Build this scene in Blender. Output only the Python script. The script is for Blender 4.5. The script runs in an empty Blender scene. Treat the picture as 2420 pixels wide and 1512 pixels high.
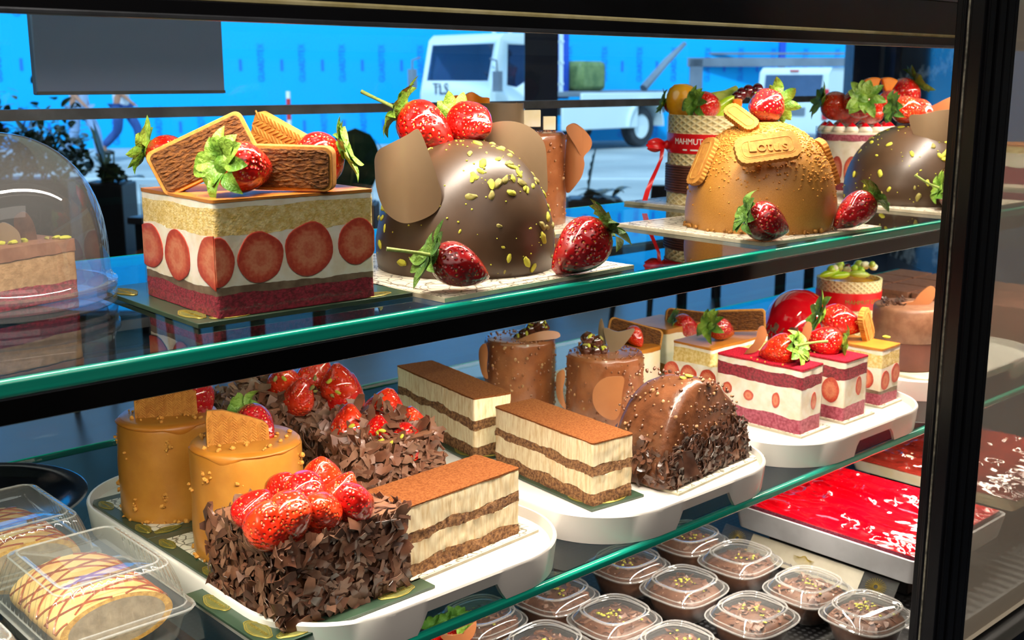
import bpy, bmesh, math, random
from mathutils import Vector as V, Matrix, noise, Euler
RN = random.Random(11)
PI = math.pi
C = bpy.context.scene.collection
sc = bpy.context.scene

# ---------------------------------------------------------------- camera frame (2420 x 1512 photograph)
FPX, PIT, YAW, HC = 2700.0, math.radians(11.9), math.radians(47.2), 1.39
VX = V((math.cos(YAW), math.sin(YAW), 0)); RT = V((math.sin(YAW), -math.cos(YAW), 0)); UPZ = V((0, 0, 1))
FW = VX*math.cos(PIT) - UPZ*math.sin(PIT); UP = UPZ*math.cos(PIT) + VX*math.sin(PIT)
CAM = V((0, 0, HC))
def ray(px, py): return FW + RT*((px-1210)/FPX) + UP*((756-py)/FPX)
def at(px, py, z):                       # point of the horizontal plane z seen at a pixel
    d = ray(px, py); return CAM + d*((z-HC)/d.z)
def aty(px, py, y):                      # point of the vertical plane y seen at a pixel
    d = ray(px, py); return CAM + d*(y/d.y)
def dep(p): return (V(p)-CAM).dot(FW)
def atd(px, py, d): return CAM + ray(px, py)*d
def hz(P, py):
    t = (756-py)/FPX; a = P[0]*UP.x + P[1]*UP.y; b = P[0]*FW.x + P[1]*FW.y
    return HC + (t*b-a)/(UP.z-t*FW.z)
def W(a, b, z=0): return VX*a + RT*b + UPZ*z      # the street frame: a ahead, b to the right

# ---------------------------------------------------------------- materials
def hx(h, k=1.0):
    r = []
    for i in (0, 2, 4):
        s = int(h[i:i+2], 16)/255
        r.append((s/12.92 if s <= .04045 else ((s+.055)/1.055)**2.4)*k)
    return (*r, 1)
class NT:
    def __init__(s, name):
        s.m = bpy.data.materials.new(name); s.m.use_nodes = True; s.t = s.m.node_tree; s.t.nodes.clear()
        s.out = s.n('ShaderNodeOutputMaterial')
    def n(s, typ, **kw):
        x = s.t.nodes.new(typ)
        for k, v in kw.items():
            if k.startswith('_'): setattr(x, k[1:], v)
            else: x.inputs[k.replace('__', ' ')].default_value = v
        return x
    def l(s, a, b): s.t.links.new(a, b)
    def ramp(s, fac, stops):
        r = s.n('ShaderNodeValToRGB'); e = r.color_ramp.elements
        while len(e) < len(stops): e.new(.5)
        for i, (p, c) in enumerate(stops): e[i].position = p; e[i].color = c
        s.l(fac, r.inputs[0]); return r.outputs[0]
    def coord(s, scale=(1, 1, 1), kind='Object'):
        t = s.n('ShaderNodeTexCoord'); m = s.n('ShaderNodeMapping'); m.inputs['Scale'].default_value = scale
        s.l(t.outputs[kind], m.inputs[0]); return m.outputs[0]
    def noise(s, co, sc_, det=3, rough=.55):
        x = s.n('ShaderNodeTexNoise', Scale=sc_, Detail=det, Roughness=rough); s.l(co, x.inputs['Vector']); return x.outputs['Fac']
    def vor(s, co, sc_, feat='F1', rnd=1.0):
        x = s.n('ShaderNodeTexVoronoi', Scale=sc_, Randomness=rnd, _feature=feat); s.l(co, x.inputs['Vector']); return x.outputs['Distance']
    def math(s, op, a, b=0.0, c=None):
        x = s.n('ShaderNodeMath', _operation=op)
        for i, v in enumerate((a, b, c)):
            if v is None: continue
            if isinstance(v, (int, float)): x.inputs[i].default_value = v
            else: s.l(v, x.inputs[i])
        return x.outputs[0]
    def bump(s, h, st=.5, dist=.001):
        b = s.n('ShaderNodeBump', Strength=st, Distance=dist); s.l(h, b.inputs['Height']); return b.outputs[0]
    def pbr(s, col=None, rough=.5, coat=0, metal=0, spec=.5, normal=None, crough=.06, sss=0):
        p = s.n('ShaderNodeBsdfPrincipled', Roughness=rough, Metallic=metal)
        p.inputs['Specular IOR Level'].default_value = spec
        p.inputs['Coat Weight'].default_value = coat; p.inputs['Coat Roughness'].default_value = crough
        if sss:
            p.inputs['Subsurface Weight'].default_value = sss; p.inputs['Subsurface Scale'].default_value = .004
        if isinstance(col, tuple): p.inputs['Base Color'].default_value = col
        elif col is not None: s.l(col, p.inputs['Base Color'])
        if normal is not None: s.l(normal, p.inputs['Normal'])
        s.l(p.outputs[0], s.out.inputs[0]); return p
def mat(name, c1, c2=None, ns=80, rough=.5, coat=0, metal=0, bump=0, bs=300, bd=.001, spec=.5, lo=.38, hi=.62, stretch=(1, 1, 1), det=4, crough=.06, sss=0):
    t = NT(name); co = t.coord(stretch)
    col = hx(c1)
    if c2: col = t.ramp(t.noise(co, ns, det), [(lo, hx(c1)), (hi, hx(c2))])
    nm = t.bump(t.noise(co, bs, 3), bump, bd) if bump else None
    t.pbr(col, rough, coat, metal, spec, nm, crough, sss); return t.m

M = {}
M['black'] = mat('black_metal', '08080a', '121216', 6, .28, spec=.45)
M['blackg'] = mat('black_gloss', '060608', None, rough=.12, spec=.5)
M['rubber'] = mat('pale_seal', '9a9684', '55534a', 90, .6)
M['brass'] = mat('brass_trim', 'f4e8b0', 'd8c888', 30, .5, metal=.0)
M['silver'] = mat('metal_rail', '7d8187', '686b70', 20, .32, metal=.7)
M['white'] = mat('white_plastic', 'e6e0d8', 'efe9e2', 5, .28, coat=.3, spec=.5)
M['sponge'] = mat('yellow_sponge', 'd8b862', 'f0dc9c', 220, .9, bump=.9, bs=600, bd=.0012)
M['cream'] = mat('whipped_cream', 'efe4cc', 'fbf6ea', 60, .55, bump=.3, bs=160, sss=.15)
M['creamt'] = mat('tiramisu_cream', 'd9b985', 'f6e6c0', 260, .75, bump=.5, bs=300, stretch=(1, 1, .16), lo=.3, hi=.62)
M['coffee'] = mat('coffee_sponge', '5c3a22', 'a0744a', 300, .95, bump=1, bs=500, bd=.0015)
M['cocoa'] = mat('cocoa_powder', '6c3a1b', '84502a', 500, 1, bump=.8, bs=900, bd=.0008, spec=.1)
M['redsponge'] = mat('red_velvet_sponge', '6a0c1c', 'a02038', 300, .95, bump=1, bs=520, bd=.0014)
M['redcrumb'] = mat('red_velvet_crumb', '8c0a1c', 'c41c34', 520, 1, bump=1, bs=900, bd=.001, spec=.15)
M['pinksponge'] = mat('pink_red_sponge', '8e2440', 'b85a70', 260, .8, bump=.6, bs=520, bd=.001)
M['glaze'] = mat('grey_brown_glaze', '6a5440', '8c7860', 60, .4, coat=.4)
M['caramel'] = mat('caramel_glaze', 'b0691c', 'c07a28', 25, .38, coat=.12, bump=.15, bs=60)
M['caramelm'] = mat('caramel_mirror', 'be8030', 'b07226', 30, .36, coat=.35, crough=.2, bump=.25, bs=900, bd=.0003)
M['caramelspray'] = mat('caramel_velvet_spray', 'a06a20', 'b98236', 1400, .42, coat=.25, crough=.25, bump=.7, bs=1600, bd=.0006)
M['choc'] = mat('chocolate_glaze', '3c2a1a', '483422', 14, .4, coat=.14, crough=.25, bump=.12, bs=35, bd=.003)
M['milk'] = mat('milk_chocolate', '7c4526', '8d5330', 40, .32, coat=.55, crough=.12, bump=.5, bs=110, bd=.002)
M['milkd'] = mat('dark_milk_chocolate', '55301c', '6d4026', 60, .32, coat=.5, crough=.14, bump=.6, bs=120, bd=.002)
M['petal'] = mat('chocolate_petal', '7d6850', '745f47', 8, .35, coat=.2, crough=.2)
M['petalo'] = mat('orange_milk_petal', 'a4683f', '985e38', 10, .35, coat=.2, crough=.2)
M['flake'] = mat('chocolate_flake', '5c3726', '774d38', 60, .42, coat=.15)
M['flaked'] = mat('dark_chocolate_flake', '3e261c', '543628', 60, .38, coat=.2)
M['flakel'] = mat('light_chocolate_flake', '85604c', '72503c', 60, .45)
M['nutm'] = mat('nut_mousse', 'b48e60', '9c784c', 160, .8, bump=.6, bs=400)
M['mousse'] = mat('chocolate_mousse', '7a5038', '8d6248', 60, .5, bump=.3, bs=200)
M['labelcard'] = mat('label_card', 'a8a290', '9c9684', 30, .5)
M['pudding'] = mat('dark_pudding', '563423', '68432e', 60, .5, bump=.3, bs=200)
M['moussed'] = mat('dark_mousse', '3c2316', '54341f', 60, .4, coat=.3)
M['biscuit'] = mat('biscuit_crust', 'a96c22', 'bc8232', 160, .75, bump=.5, bs=500, bd=.0008)
M['biscuitin'] = mat('biscuit_crumb_face', '4a2806', '704312', 420, .95, bump=1, bs=420, bd=.003, stretch=(.5, 1, 1))
M['crumb'] = mat('biscuit_crumbs', 'b87626', 'd59a44', 400, .9, bump=.8, bs=600, bd=.001)
M['crust'] = mat('brown_biscuit_base', '8a5a24', 'b5813c', 300, .95, bump=1, bs=500, bd=.001)
M['cheese'] = mat('cheesecake', 'efe0b4', 'f6ead0', 30, .55)
M['pist'] = mat('pistachio', '9a9a1c', 'c8c440', 200, .7, bump=.4, bs=500)
M['pistd'] = mat('pistachio_skin', '7c5a3c', '8d9438', 140, .7)
M['leaf'] = mat('strawberry_leaf', '4e7c1e', '86a83c', 3, .45, bump=.3, bs=9, bd=.02)
M['leafd'] = mat('dark_strawberry_leaf', '3e6a20', '6c9038', 3, .5, bump=.3, bs=9, bd=.02)
M['stem'] = mat('leaf_stem', '8a9a48', 'a2b060', 20, .5)
M['gel_red'] = mat('red_jelly', 'c80414', 'dc0a1c', 12, .1, coat=1, crough=.04)
M['nut'] = mat('hazelnut_bits', 'b48a60', '8d6038', 300, .7)
M['nutg'] = mat('glazed_nut', '3c1e12', '5a3020', 80, .15, coat=1)
M['mango'] = mat('mango', 'f09a10', 'ffb82c', 30, .25, coat=.6)
M['orange'] = mat('orange_slice', 'ee7408', 'fb9322', 60, .3, coat=.6)
M['kiwi'] = mat('kiwi', '9cae2c', 'c8cc62', 60, .3, coat=.5)
M['apple'] = mat('green_apple', 'a6cf18', 'c0dc3c', 30, .25, coat=.5)
M['grape'] = mat('red_grape', '3a0a12', '701822', 20, .12, coat=1)
M['berryp'] = mat('pink_berry', 'd04050', 'e87878', 40, .2, coat=.8)
M['ribbon'] = mat('red_ribbon', 'd00c14', 'e01a20', 20, .35, coat=.3)
M['brownwrap'] = mat('brown_wrap', '5a3024', '6a3c2e', 20, .5)
M['paper'] = mat('white_lettering', 'f2ece4', None, rough=.7)
M['gold'] = mat('gold_print', 'b09a40', '8c7a30', 100, .4, metal=.4)
M['goldd'] = mat('olive_gold_plate', '6c6a34', '5a5a2c', 100, .5)
M['green'] = mat('dark_green_card', '2c4030', '344a38', 30, .35, coat=.3)
M['cardedge'] = mat('card', 'cfc6ac', 'bcb39a', 60, .6)
M['board'] = None
M['floor'] = mat('grey_floor_tile', '363d48', '444c58', 1.2, .3, spec=.45)
M['wallp'] = mat('dark_wall_paint', '24262a', '2c2e33', 2, .6)
M['ceil'] = mat('ceiling_paint', '6a6662', None, rough=.8)
M['column'] = mat('dark_column', '2a3654', '323f60', 3, .4)  # navy tint puts the blue daylight haze into the column colour
M['lightstrip'] = mat('pale_frame', '8f97a6', None, rough=.4)
M['road'] = mat('pavement', '9aa0a2', 'b4b8b8', .5, .75, det=6)
M['roadline'] = mat('road_paint', 'd8dcdc', None, rough=.7)
M['bluewall'] = mat('blue_sheathing', '05aaf0', '08b0f4', .15, .6, spec=.2)
M['blueprint'] = mat('blue_lettering', '0a74dc', None, rough=.6)
M['truckw'] = mat('white_vehicle_paint', 'e6eeee', 'dfe8e8', .3, .3, coat=.5)
M['truckg'] = mat('grey_vehicle_metal', '6c7480', '818a96', 1, .5)
M['tyre'] = mat('tyre', '2a2d33', '34373d', 8, .8)
M['winglass'] = None; M['vanglass'] = mat('van_window', '2c4a70', '3c5e88', .8, .08, spec=.8)
M['bluepaint'] = mat('blue_paint', '1450c8', None, rough=.5)
M['navy'] = mat('navy_lettering', '16284e', None, rough=.5)
M['redlamp'] = mat('red_tail_lamp', 'd82430', None, rough=.2)
M['plantd'] = mat('dark_leaf', '2c4a36', '46664a', 6, .35)
M['planto'] = mat('olive_leaf', '5c7440', '7e9054', 6, .45)
M['plantb'] = mat('bluish_leaf', '44646e', '60848c', 6, .4)
M['pot'] = mat('black_planter', '15181d', '1d2127', 3, .45)
M['wood'] = mat('dark_table', '2c2a2e', '38363a', 6, .35)
M['panel'] = mat('dark_grey_panel', 'a6b8ea', 'b0c2f2', 2, .4, spec=.5)
M['skin'] = mat('skin', 'b47c60', None, rough=.6)
M['hair'] = mat('dark_hair', '1c1512', None, rough=.6)
M['shirt'] = mat('white_shirt', 'dfe2ea', 'cfd4de', 4, .8)
M['shirtb'] = mat('pale_blue_shirt', 'b4c6e4', 'a6bade', 4, .8)
M['jeans'] = mat('blue_trousers', '2c4c8c', '365898', 8, .85)
M['trousp'] = mat('pale_trousers', '8ea6cc', None, rough=.85)
M['hivis'] = mat('orange_shirt', 'e0583a', None, rough=.7)
M['rw_r'] = mat('red_band', 'd83030', None, rough=.5)
M['pan'] = mat('aluminium_pan', 'b4b6ba', 'c4c6ca', 20, .42, metal=.2)
M['roll'] = mat('roll_cake_skin', 'e2ae62', 'f2cc88', 40, .6)
M['rollin'] = mat('roll_cake_cream', 'a8987e', '8f7f66', 90, .8, bump=.5, bs=200)
M['rollring'] = mat('roll_cake_sponge', 'b8862c', 'd8ab4c', 200, .9, bump=.8, bs=400)
M['drizzle'] = mat('caramel_drizzle', '8a3c12', 'a24e1c', 60, .25, coat=.6)
M['wafer'] = None
M['brick'] = mat('chocolate_brick_cake', '7a4a34', '8c5840', 120, .6, bump=.4, bs=300)
M['brownglaze'] = mat('brown_mirror_glaze', '5c1810', '74221a', 16, .1, coat=1, crough=.04)

def m_berry(name, a, b):
    t = NT(name); co = t.coord()
    base = t.ramp(t.noise(co, 3.0, 3), [(.3, hx(a)), (.72, hx(b))])
    d = t.vor(co, 13.5)
    s = t.ramp(d, [(.13, (.9, .9, .9, 1)), (.22, (0, 0, 0, 1))])
    mix = t.n('ShaderNodeMix', _data_type='RGBA'); t.l(s, mix.inputs[0]); t.l(base, mix.inputs[6]); mix.inputs[7].default_value = hx('eab050')
    h = t.ramp(d, [(.04, (.5, .5, .5, 1)), (.14, (.2, .2, .2, 1)), (.5, (1, 1, 1, 1))])
    t.pbr(mix.outputs[2], .22, .9, 0, .5, t.bump(t.math('ADD', h, t.math('MULTIPLY', t.noise(co, 2.2, 1), 1.3)), .38, .035), .05); return t.m
M['berry'] = m_berry('strawberry_skin', 'b80808', 'd82014')
M['berryd'] = m_berry('dark_strawberry_skin', '900a12', 'ba1c1e')
M['berryo'] = m_berry('bright_strawberry_skin', 'c81a0a', 'e64018')
def m_slice():
    t = NT('strawberry_cut_face'); co = t.coord()
    g = t.n('ShaderNodeTexGradient', _gradient_type='SPHERICAL'); t.l(co, g.inputs[0])
    n = t.noise(co, 5, 4); f = t.math('ADD', g.outputs['Fac'], t.math('MULTIPLY', t.math('SUBTRACT', n, .5), .7))
    col = t.ramp(f, [(.0, hx('b83a28')), (.14, hx('cc5438')), (.4, hx('e08c68')), (.62, hx('d06244')), (.9, hx('eab79a'))])
    t.pbr(col, .3, .3); return t.m
M['slice'] = m_slice()
def m_board():
    t = NT('cream_card_with_crackle_print'); co = t.coord()
    w = t.n('ShaderNodeTexNoise', Scale=40.0); t.l(co, w.inputs['Vector'])
    mp = t.n('ShaderNodeMix', _data_type='VECTOR'); mp.inputs[0].default_value = .02; t.l(co, mp.inputs[4]); t.l(w.outputs['Color'], mp.inputs[5])
    d = t.vor(mp.outputs[1], 75, 'DISTANCE_TO_EDGE')
    col = t.ramp(d, [(.0, hx('6e6858')), (.035, hx('8d8672')), (.06, hx('e0d8c4'))])
    t.pbr(col, .4, .2); return t.m
M['board'] = m_board()
def m_wafer():
    t = NT('waffle_collar'); co = t.coord()
    s = t.n('ShaderNodeSeparateXYZ'); t.l(co, s.inputs[0])
    ang = t.math('ARCTAN2', s.outputs[1], s.outputs[0])
    a = t.math('MULTIPLY', ang, 30.0); z = t.math('MULTIPLY', s.outputs[2], 700.0)
    u = t.math('SINE', t.math('ADD', a, z)); v = t.math('SINE', t.math('SUBTRACT', a, z))
    h = t.math('MAXIMUM', u, v)
    col = t.ramp(h, [(.35, hx('dcc288')), (.9, hx('f0deae'))])
    t.pbr(col, .6, 0, 0, .4, t.bump(h, .5, .002)); return t.m
M['wafer'] = m_wafer()
def m_marble():
    t = NT('dark_veined_marble'); co = t.coord()
    n = t.noise(co, 1.1, 8, .62)
    v = t.math('ABSOLUTE', t.math('SUBTRACT', n, .5))
    b = t.ramp(t.noise(co, 3.0, 6), [(.35, hx('22282c')), (.7, hx('4a4e4c'))])
    vein = t.ramp(v, [(.0, (1, 1, 1, 1)), (.03, (0, 0, 0, 1))])
    mix = t.n('ShaderNodeMix', _data_type='RGBA'); t.l(vein, mix.inputs[0]); t.l(b, mix.inputs[6]); mix.inputs[7].default_value = hx('a8a498')
    t.pbr(mix.outputs[2], .12, .3); return t.m
M['marble'] = m_marble()
def m_deck():
    t = NT('perforated_black_deck'); co = t.coord()
    d = t.vor(co, 110, 'F1', 0.0)
    col = t.ramp(d, [(.26, hx('2c2d30')), (.34, hx('0a0a0c'))])  # hole pattern, with light in the holes painted as paler dots
    t.pbr(col, .35); return t.m
M['deck'] = m_deck()
def m_jelly(name, a, b):
    t = NT(name); co = t.coord((1, .3, 1))
    n = t.noise(co, 70, 2, .4)
    col = t.ramp(t.noise(co, 12, 2), [(.3, hx(a)), (.7, hx(b))])
    t.pbr(col, .12, 1, 0, .5, t.bump(n, .85, .006), .05); return t.m
M['jelly'] = m_jelly('red_jelly_glaze', 'c40010', 'e0081a')
M['brownj'] = m_jelly('brown_jelly_glaze', '5a140e', '7c241a')
def m_glass(name, tint, rough=.0, refl=1.0, haze=0.0, hcol='ffffff', ior=1.45, bump=None):
    t = NT(name)
    tr = t.n('ShaderNodeBsdfTransparent', Color=hx(tint)); gl = t.n('ShaderNodeBsdfGlossy', Roughness=rough)
    fr = t.n('ShaderNodeFresnel', IOR=ior); ge = t.n('ShaderNodeNewGeometry')
    if bump:
        co = t.coord(); b = t.bump(t.noise(co, bump[0], 2), bump[1], bump[2]); t.l(b, gl.inputs['Normal']); t.l(b, fr.inputs['Normal'])
    f = t.math('MULTIPLY', fr.outputs[0], t.math('SUBTRACT', 1.0, ge.outputs['Backfacing']))
    f = t.math('MULTIPLY', f, refl)
    mx = t.n('ShaderNodeMixShader'); t.l(f, mx.inputs[0]); t.l(tr.outputs[0], mx.inputs[1]); t.l(gl.outputs[0], mx.inputs[2])
    o = mx.outputs[0]
    if haze:
        df = t.n('ShaderNodeBsdfDiffuse', Color=hx(hcol)); m2 = t.n('ShaderNodeMixShader'); m2.inputs[0].default_value = haze
        t.l(o, m2.inputs[1]); t.l(df.outputs[0], m2.inputs[2]); o = m2.outputs[0]
    t.l(o, t.out.inputs[0]); return t.m
M['glass'] = m_glass('clear_glass', 'f2faf8')
M['shelfglass'] = m_glass('shelf_glass', 'c8dcd8', refl=1.25)
M['backglass'] = m_glass('back_glass', 'eef6f8', refl=.9)
M['window'] = m_glass('window_glass', 'f0f8ff', refl=.6)
M['hazy'] = m_glass('misted_glass', 'e8e8e4', haze=.36, hcol='f4e8d8')
M['plastic'] = m_glass('clear_plastic', 'f6f6f4', refl=1.5, haze=.03, ior=1.5)
M['ribbed'] = m_glass('ribbed_clear_plastic', 'f4f4f0', refl=1.6, haze=.05, ior=1.5)
M['winglass'] = m_glass('vehicle_window', 'c4d6ec', haze=.10, hcol='34527c')
M['prim'] = m_glass('plastic_rim', 'f2f2f0', refl=2.2, haze=.16, ior=1.5)
M['dome'] = m_glass('dome_plastic', 'e8eaee', refl=1.2, haze=.035, ior=1.5)
M['acetate'] = m_glass('acetate_film', 'faf8f6', refl=.8, haze=.015, bump=(25, .3, .003))
M['edge'] = mat('teal_glass_edge', '109482', '18c4a2', 14, .12, coat=.8, stretch=(.05, .05, 6), lo=.4, hi=.6)

# ---------------------------------------------------------------- mesh builder
class MB:
    def __init__(s): s.v = []; s.f = []; s.m = []
    def add(s, vs, fs, mi=0, T=None):
        o = len(s.v)
        s.v += [tuple(T @ V(p)) for p in vs] if T else [tuple(p) for p in vs]
        s.f += [tuple(i+o for i in f) for f in fs]; s.m += [mi]*len(fs); return s
    def box(s, c, d, mi=0, T=None):
        x, y, z = d[0]/2, d[1]/2, d[2]/2
        vs = [(c[0]+i*x, c[1]+j*y, c[2]+k*z) for k in (-1, 1) for i, j in ((-1, -1), (1, -1), (1, 1), (-1, 1))]
        return s.add(vs, [(3, 2, 1, 0), (4, 5, 6, 7), (0, 1, 5, 4), (1, 2, 6, 5), (2, 3, 7, 6), (3, 0, 4, 7)], mi, T)
    def rings(s, rings, mi=0, T=None, cap0=True, cap1=True):
        n = len(rings[0]); vs = [p for r in rings for p in r]; fs = []
        for k in range(len(rings)-1):
            for i in range(n):
                j = (i+1) % n; fs.append((k*n+i, k*n+j, (k+1)*n+j, (k+1)*n+i))
        if cap0: fs.append(tuple(range(n-1, -1, -1)))
        if cap1: b = (len(rings)-1)*n; fs.append(tuple(range(b, b+n)))
        return s.add(vs, fs, mi, T)
    def lathe(s, prof, n=32, mi=0, T=None, disp=None, cap0=True, cap1=True, sq=None):
        rg = []
        for q in prof:
            r, z = q[0], q[1]; e = q[2] if len(q) > 2 else 2
            ring = []
            for i in range(n):
                a = 2*PI*i/n; k = r
                if e > 2: k = r/((abs(math.cos(a))**e+abs(math.sin(a))**e)**(1/e))
                if disp: k += disp(a, r, z)
                ring.append((k*math.cos(a), k*math.sin(a), z))
            rg.append(ring)
        return s.rings(rg, mi, T, cap0, cap1)
    def tube(s, pts, r, n=8, mi=0, T=None):
        pts = [V(p) for p in pts]; rg = []; up = V((.13, .27, 1)).normalized()
        for i, p in enumerate(pts):
            t = (pts[min(i+1, len(pts)-1)]-pts[max(i-1, 0)]).normalized()
            a = t.cross(up)
            if a.length < .05: a = t.cross(V((1, 0, 0)))
            a.normalize(); b = t.cross(a); rr = r[i] if isinstance(r, (list, tuple)) else r
            rg.append([p + a*(rr*math.cos(2*PI*k/n)) - b*(rr*math.sin(2*PI*k/n)) for k in range(n)])
        return s.rings(rg, mi, T)
    def prism(s, out, z0, z1, mi=0, T=None):
        n = len(out)
        return s.rings([[(x, y, z0) for x, y in out], [(x, y, z1) for x, y in out]], mi, T)
    def grid(s, fn, nu, nv, mi=0, T=None):
        vs = [fn(i/nu, j/nv) for j in range(nv+1) for i in range(nu+1)]
        fs = [(j*(nu+1)+i, j*(nu+1)+i+1, (j+1)*(nu+1)+i+1, (j+1)*(nu+1)+i) for j in range(nv) for i in range(nu)]
        return s.add(vs, fs, mi, T)
    def blob(s, c, r, amp=.15, seed=0, nu=10, nv=7, mi=0, T=None, fr=1.6):
        rg = []
        for j in range(nv+1):
            ph = PI*(j+.02)/(nv+.04); ring = []
            for i in range(nu):
                a = 2*PI*i/nu; d = V((math.sin(ph)*math.cos(a), math.sin(ph)*math.sin(a), -math.cos(ph)))
                k = 1+amp*noise.noise(d*fr+V((seed*3.1, seed*1.7, 0)))
                ring.append((c[0]+d.x*r[0]*k, c[1]+d.y*r[1]*k, c[2]+d.z*r[2]*k))
            rg.append(ring)
        return s.rings(rg, mi, T)
    def mesh(s, name, mats, smooth=True, ang=40):
        me = bpy.data.meshes.new(name); me.from_pydata(s.v, [], s.f)
        for m in (mats if isinstance(mats, (list, tuple)) else [mats]): me.materials.append(M[m] if isinstance(m, str) else m)
        me.polygons.foreach_set('material_index', s.m)
        if smooth:
            me.shade_smooth(); me.set_sharp_from_angle(angle=math.radians(ang))
        me.update(); return me
PM = {}
def link(o, parent=None, L=None):
    C.objects.link(o); L = L or Matrix()
    if parent: o.parent = parent
    o.matrix_basis = L
    PM[o.name] = (PM[parent.name] if parent else Matrix()) @ L
    return o
def build(mb, name, mats, parent=None, L=None, smooth=True, ang=40, bevel=0, solid=0, sub=0, label=None, bseg=2):
    o = bpy.data.objects.new(name, mb if isinstance(mb, bpy.types.Mesh) else mb.mesh(name, mats, smooth, ang))
    link(o, parent, L)
    if solid: q = o.modifiers.new('thickness', 'SOLIDIFY'); q.thickness = solid; q.offset = 0; q = o.modifiers.new('edges', 'EDGE_SPLIT'); q.split_angle = math.radians(50)
    if bevel: q = o.modifiers.new('bevel', 'BEVEL'); q.width = bevel; q.segments = bseg; q.limit_method = 'ANGLE'; q.angle_limit = math.radians(40)
    if sub: q = o.modifiers.new('smooth', 'SUBSURF'); q.levels = sub; q.render_levels = sub
    if label: o['label'] = label
    return o
def tag(o, label, cat, group=None, kind=None):
    o['label'] = label; o['category'] = cat
    if group: o['group'] = group
    if kind: o['kind'] = kind
    return o
def thing(name, label, cat, loc=(0, 0, 0), rz=0, group=None, Mx=None):
    o = bpy.data.objects.new(name, None); o.empty_display_size = .03
    link(o, None, Mx or (Matrix.Translation(V(loc)) @ Matrix.Rotation(rz, 4, 'Z')))
    return tag(o, label, cat, group)
def struct(o): o['kind'] = 'structure'; return o
def stuff(o): o['kind'] = 'stuff'; return o
def loc_of(parent, Wm): return PM[parent.name].inverted() @ Wm
def Tr(*a): return Matrix.Translation(V(a if len(a) == 3 else a[0]))
def Rz(a): return Matrix.Rotation(a, 4, 'Z')
def Sc(a, b=None, c=None): return Matrix.Diagonal((a, a if b is None else b, a if c is None else c, 1))
def basis(p, z, y=UPZ):                  # matrix at p with local Z along z and local Y near y
    z = V(z).normalized(); x = V(y).cross(z)
    if x.length < .02: x = V((1, 0, 0)).cross(z)
    x.normalize(); y = z.cross(x)
    m = Matrix((x, y, z)).transposed().to_4x4(); m.translation = V(p); return m
def face(p, yaw=0, pitch=0, roll=0):     # a card at p: X right, Y up, Z towards the customer side, then turned
    q = basis(p, -VX)
    return q @ Euler((pitch, yaw, 0)).to_matrix().to_4x4() @ Rz(roll)
def dup(o, parent=None, L=None, label=None):
    c = o.copy(); link(c, parent, L if L is not None else o.matrix_basis.copy())
    if label: c['label'] = label
    for ch in [x for x in o.children]: dup(ch, c)
    return c
def text_mesh(s, size, ext, name='lettering'):
    cu = bpy.data.curves.new(name, 'FONT'); cu.body = s; cu.size = size; cu.extrude = ext
    cu.align_x = 'CENTER'; cu.align_y = 'CENTER'
    t = bpy.data.objects.new('tmp', cu); C.objects.link(t); bpy.context.view_layer.update()
    me = bpy.data.meshes.new_from_object(t.evaluated_get(bpy.context.evaluated_depsgraph_get()))
    bpy.data.objects.remove(t); me.materials.clear(); return me
def text(s, size, m, parent, L, ext=.0003, name='lettering', bend=None):
    me = text_mesh(s, size, ext, name); me.materials.append(M[m])
    if bend:
        for v in me.vertices:
            a = v.co.x/bend; r = bend+v.co.z; v.co = (r*math.sin(a), -r*math.cos(a), v.co.y)
    return build(me, name, None, parent, L)

# ---------------------------------------------------------------- food kit
def mk_berry(seed, fat=.42, mats='berry'):
    b = MB(); rg = []
    for j in range(15):
        t = j/14; z = .5-t
        r = fat*(math.sin(PI*min(1, (t*.93+.035))**.72))**.72*(1-.12*t)
        r = max(r, .012)
        ring = []
        for i in range(24):
            a = 2*PI*i/24; k = r*(1+.09*noise.noise(V((math.cos(a)*1.2+seed*5, math.sin(a)*1.2, z*1.5))))
            ring.append((k*math.cos(a), k*math.sin(a), z))
        rg.append(ring)
    rg.reverse(); b.rings(rg); return b.mesh('strawberry', mats, True, 80)
BER = {k: [mk_berry(i+7*q, (.40, .45, .36)[i], k) for i in range(3)] for q, k in enumerate(('berry', 'berryd', 'berryo'))}
def mk_calyx(seed, stem, m='leaf', curl=.25):
    r = random.Random(seed); b = MB(); n = 10
    for k in range(n):
        a0 = 2*PI*k/n+r.uniform(-.2, .2); L = r.uniform(.38, .6); w = r.uniform(.11, .16); cu = r.uniform(-.25, .45)+curl; tw = r.uniform(-.4, .4)
        def fn(u, v):
            x = .04+L*v; hw = w*math.sin(PI*min(1, v*.93+.07))**.8*(1 if v < .97 else .2); y = (u-.5)*2*hw
            z = .03+.10*v+cu*(.25-(v-.5)**2)-.25*cu+abs(u-.5)*.10*math.sin(PI*v)+y*tw*.5
            return (x*math.cos(a0)-y*math.sin(a0), x*math.sin(a0)+y*math.cos(a0), z)
        b.grid(fn, 4, 7)
    b.lathe([(.17, .0), (.15, .028), (.06, .05), (.03, .07)], 14)
    if stem: b.tube([(0, 0, .05), (.02, .03, .25), (.08, .05, .5), (.16, .06, .75)], [.035, .03, .028, .034], 7, 1)
    return b.mesh('calyx', [m, 'stem'], True, 60)
CAL = [mk_calyx(3, False), mk_calyx(5, False, 'leafd'), mk_calyx(8, True), mk_calyx(12, False, curl=-.2), mk_calyx(21, True, 'leafd', -.1)]
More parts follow.
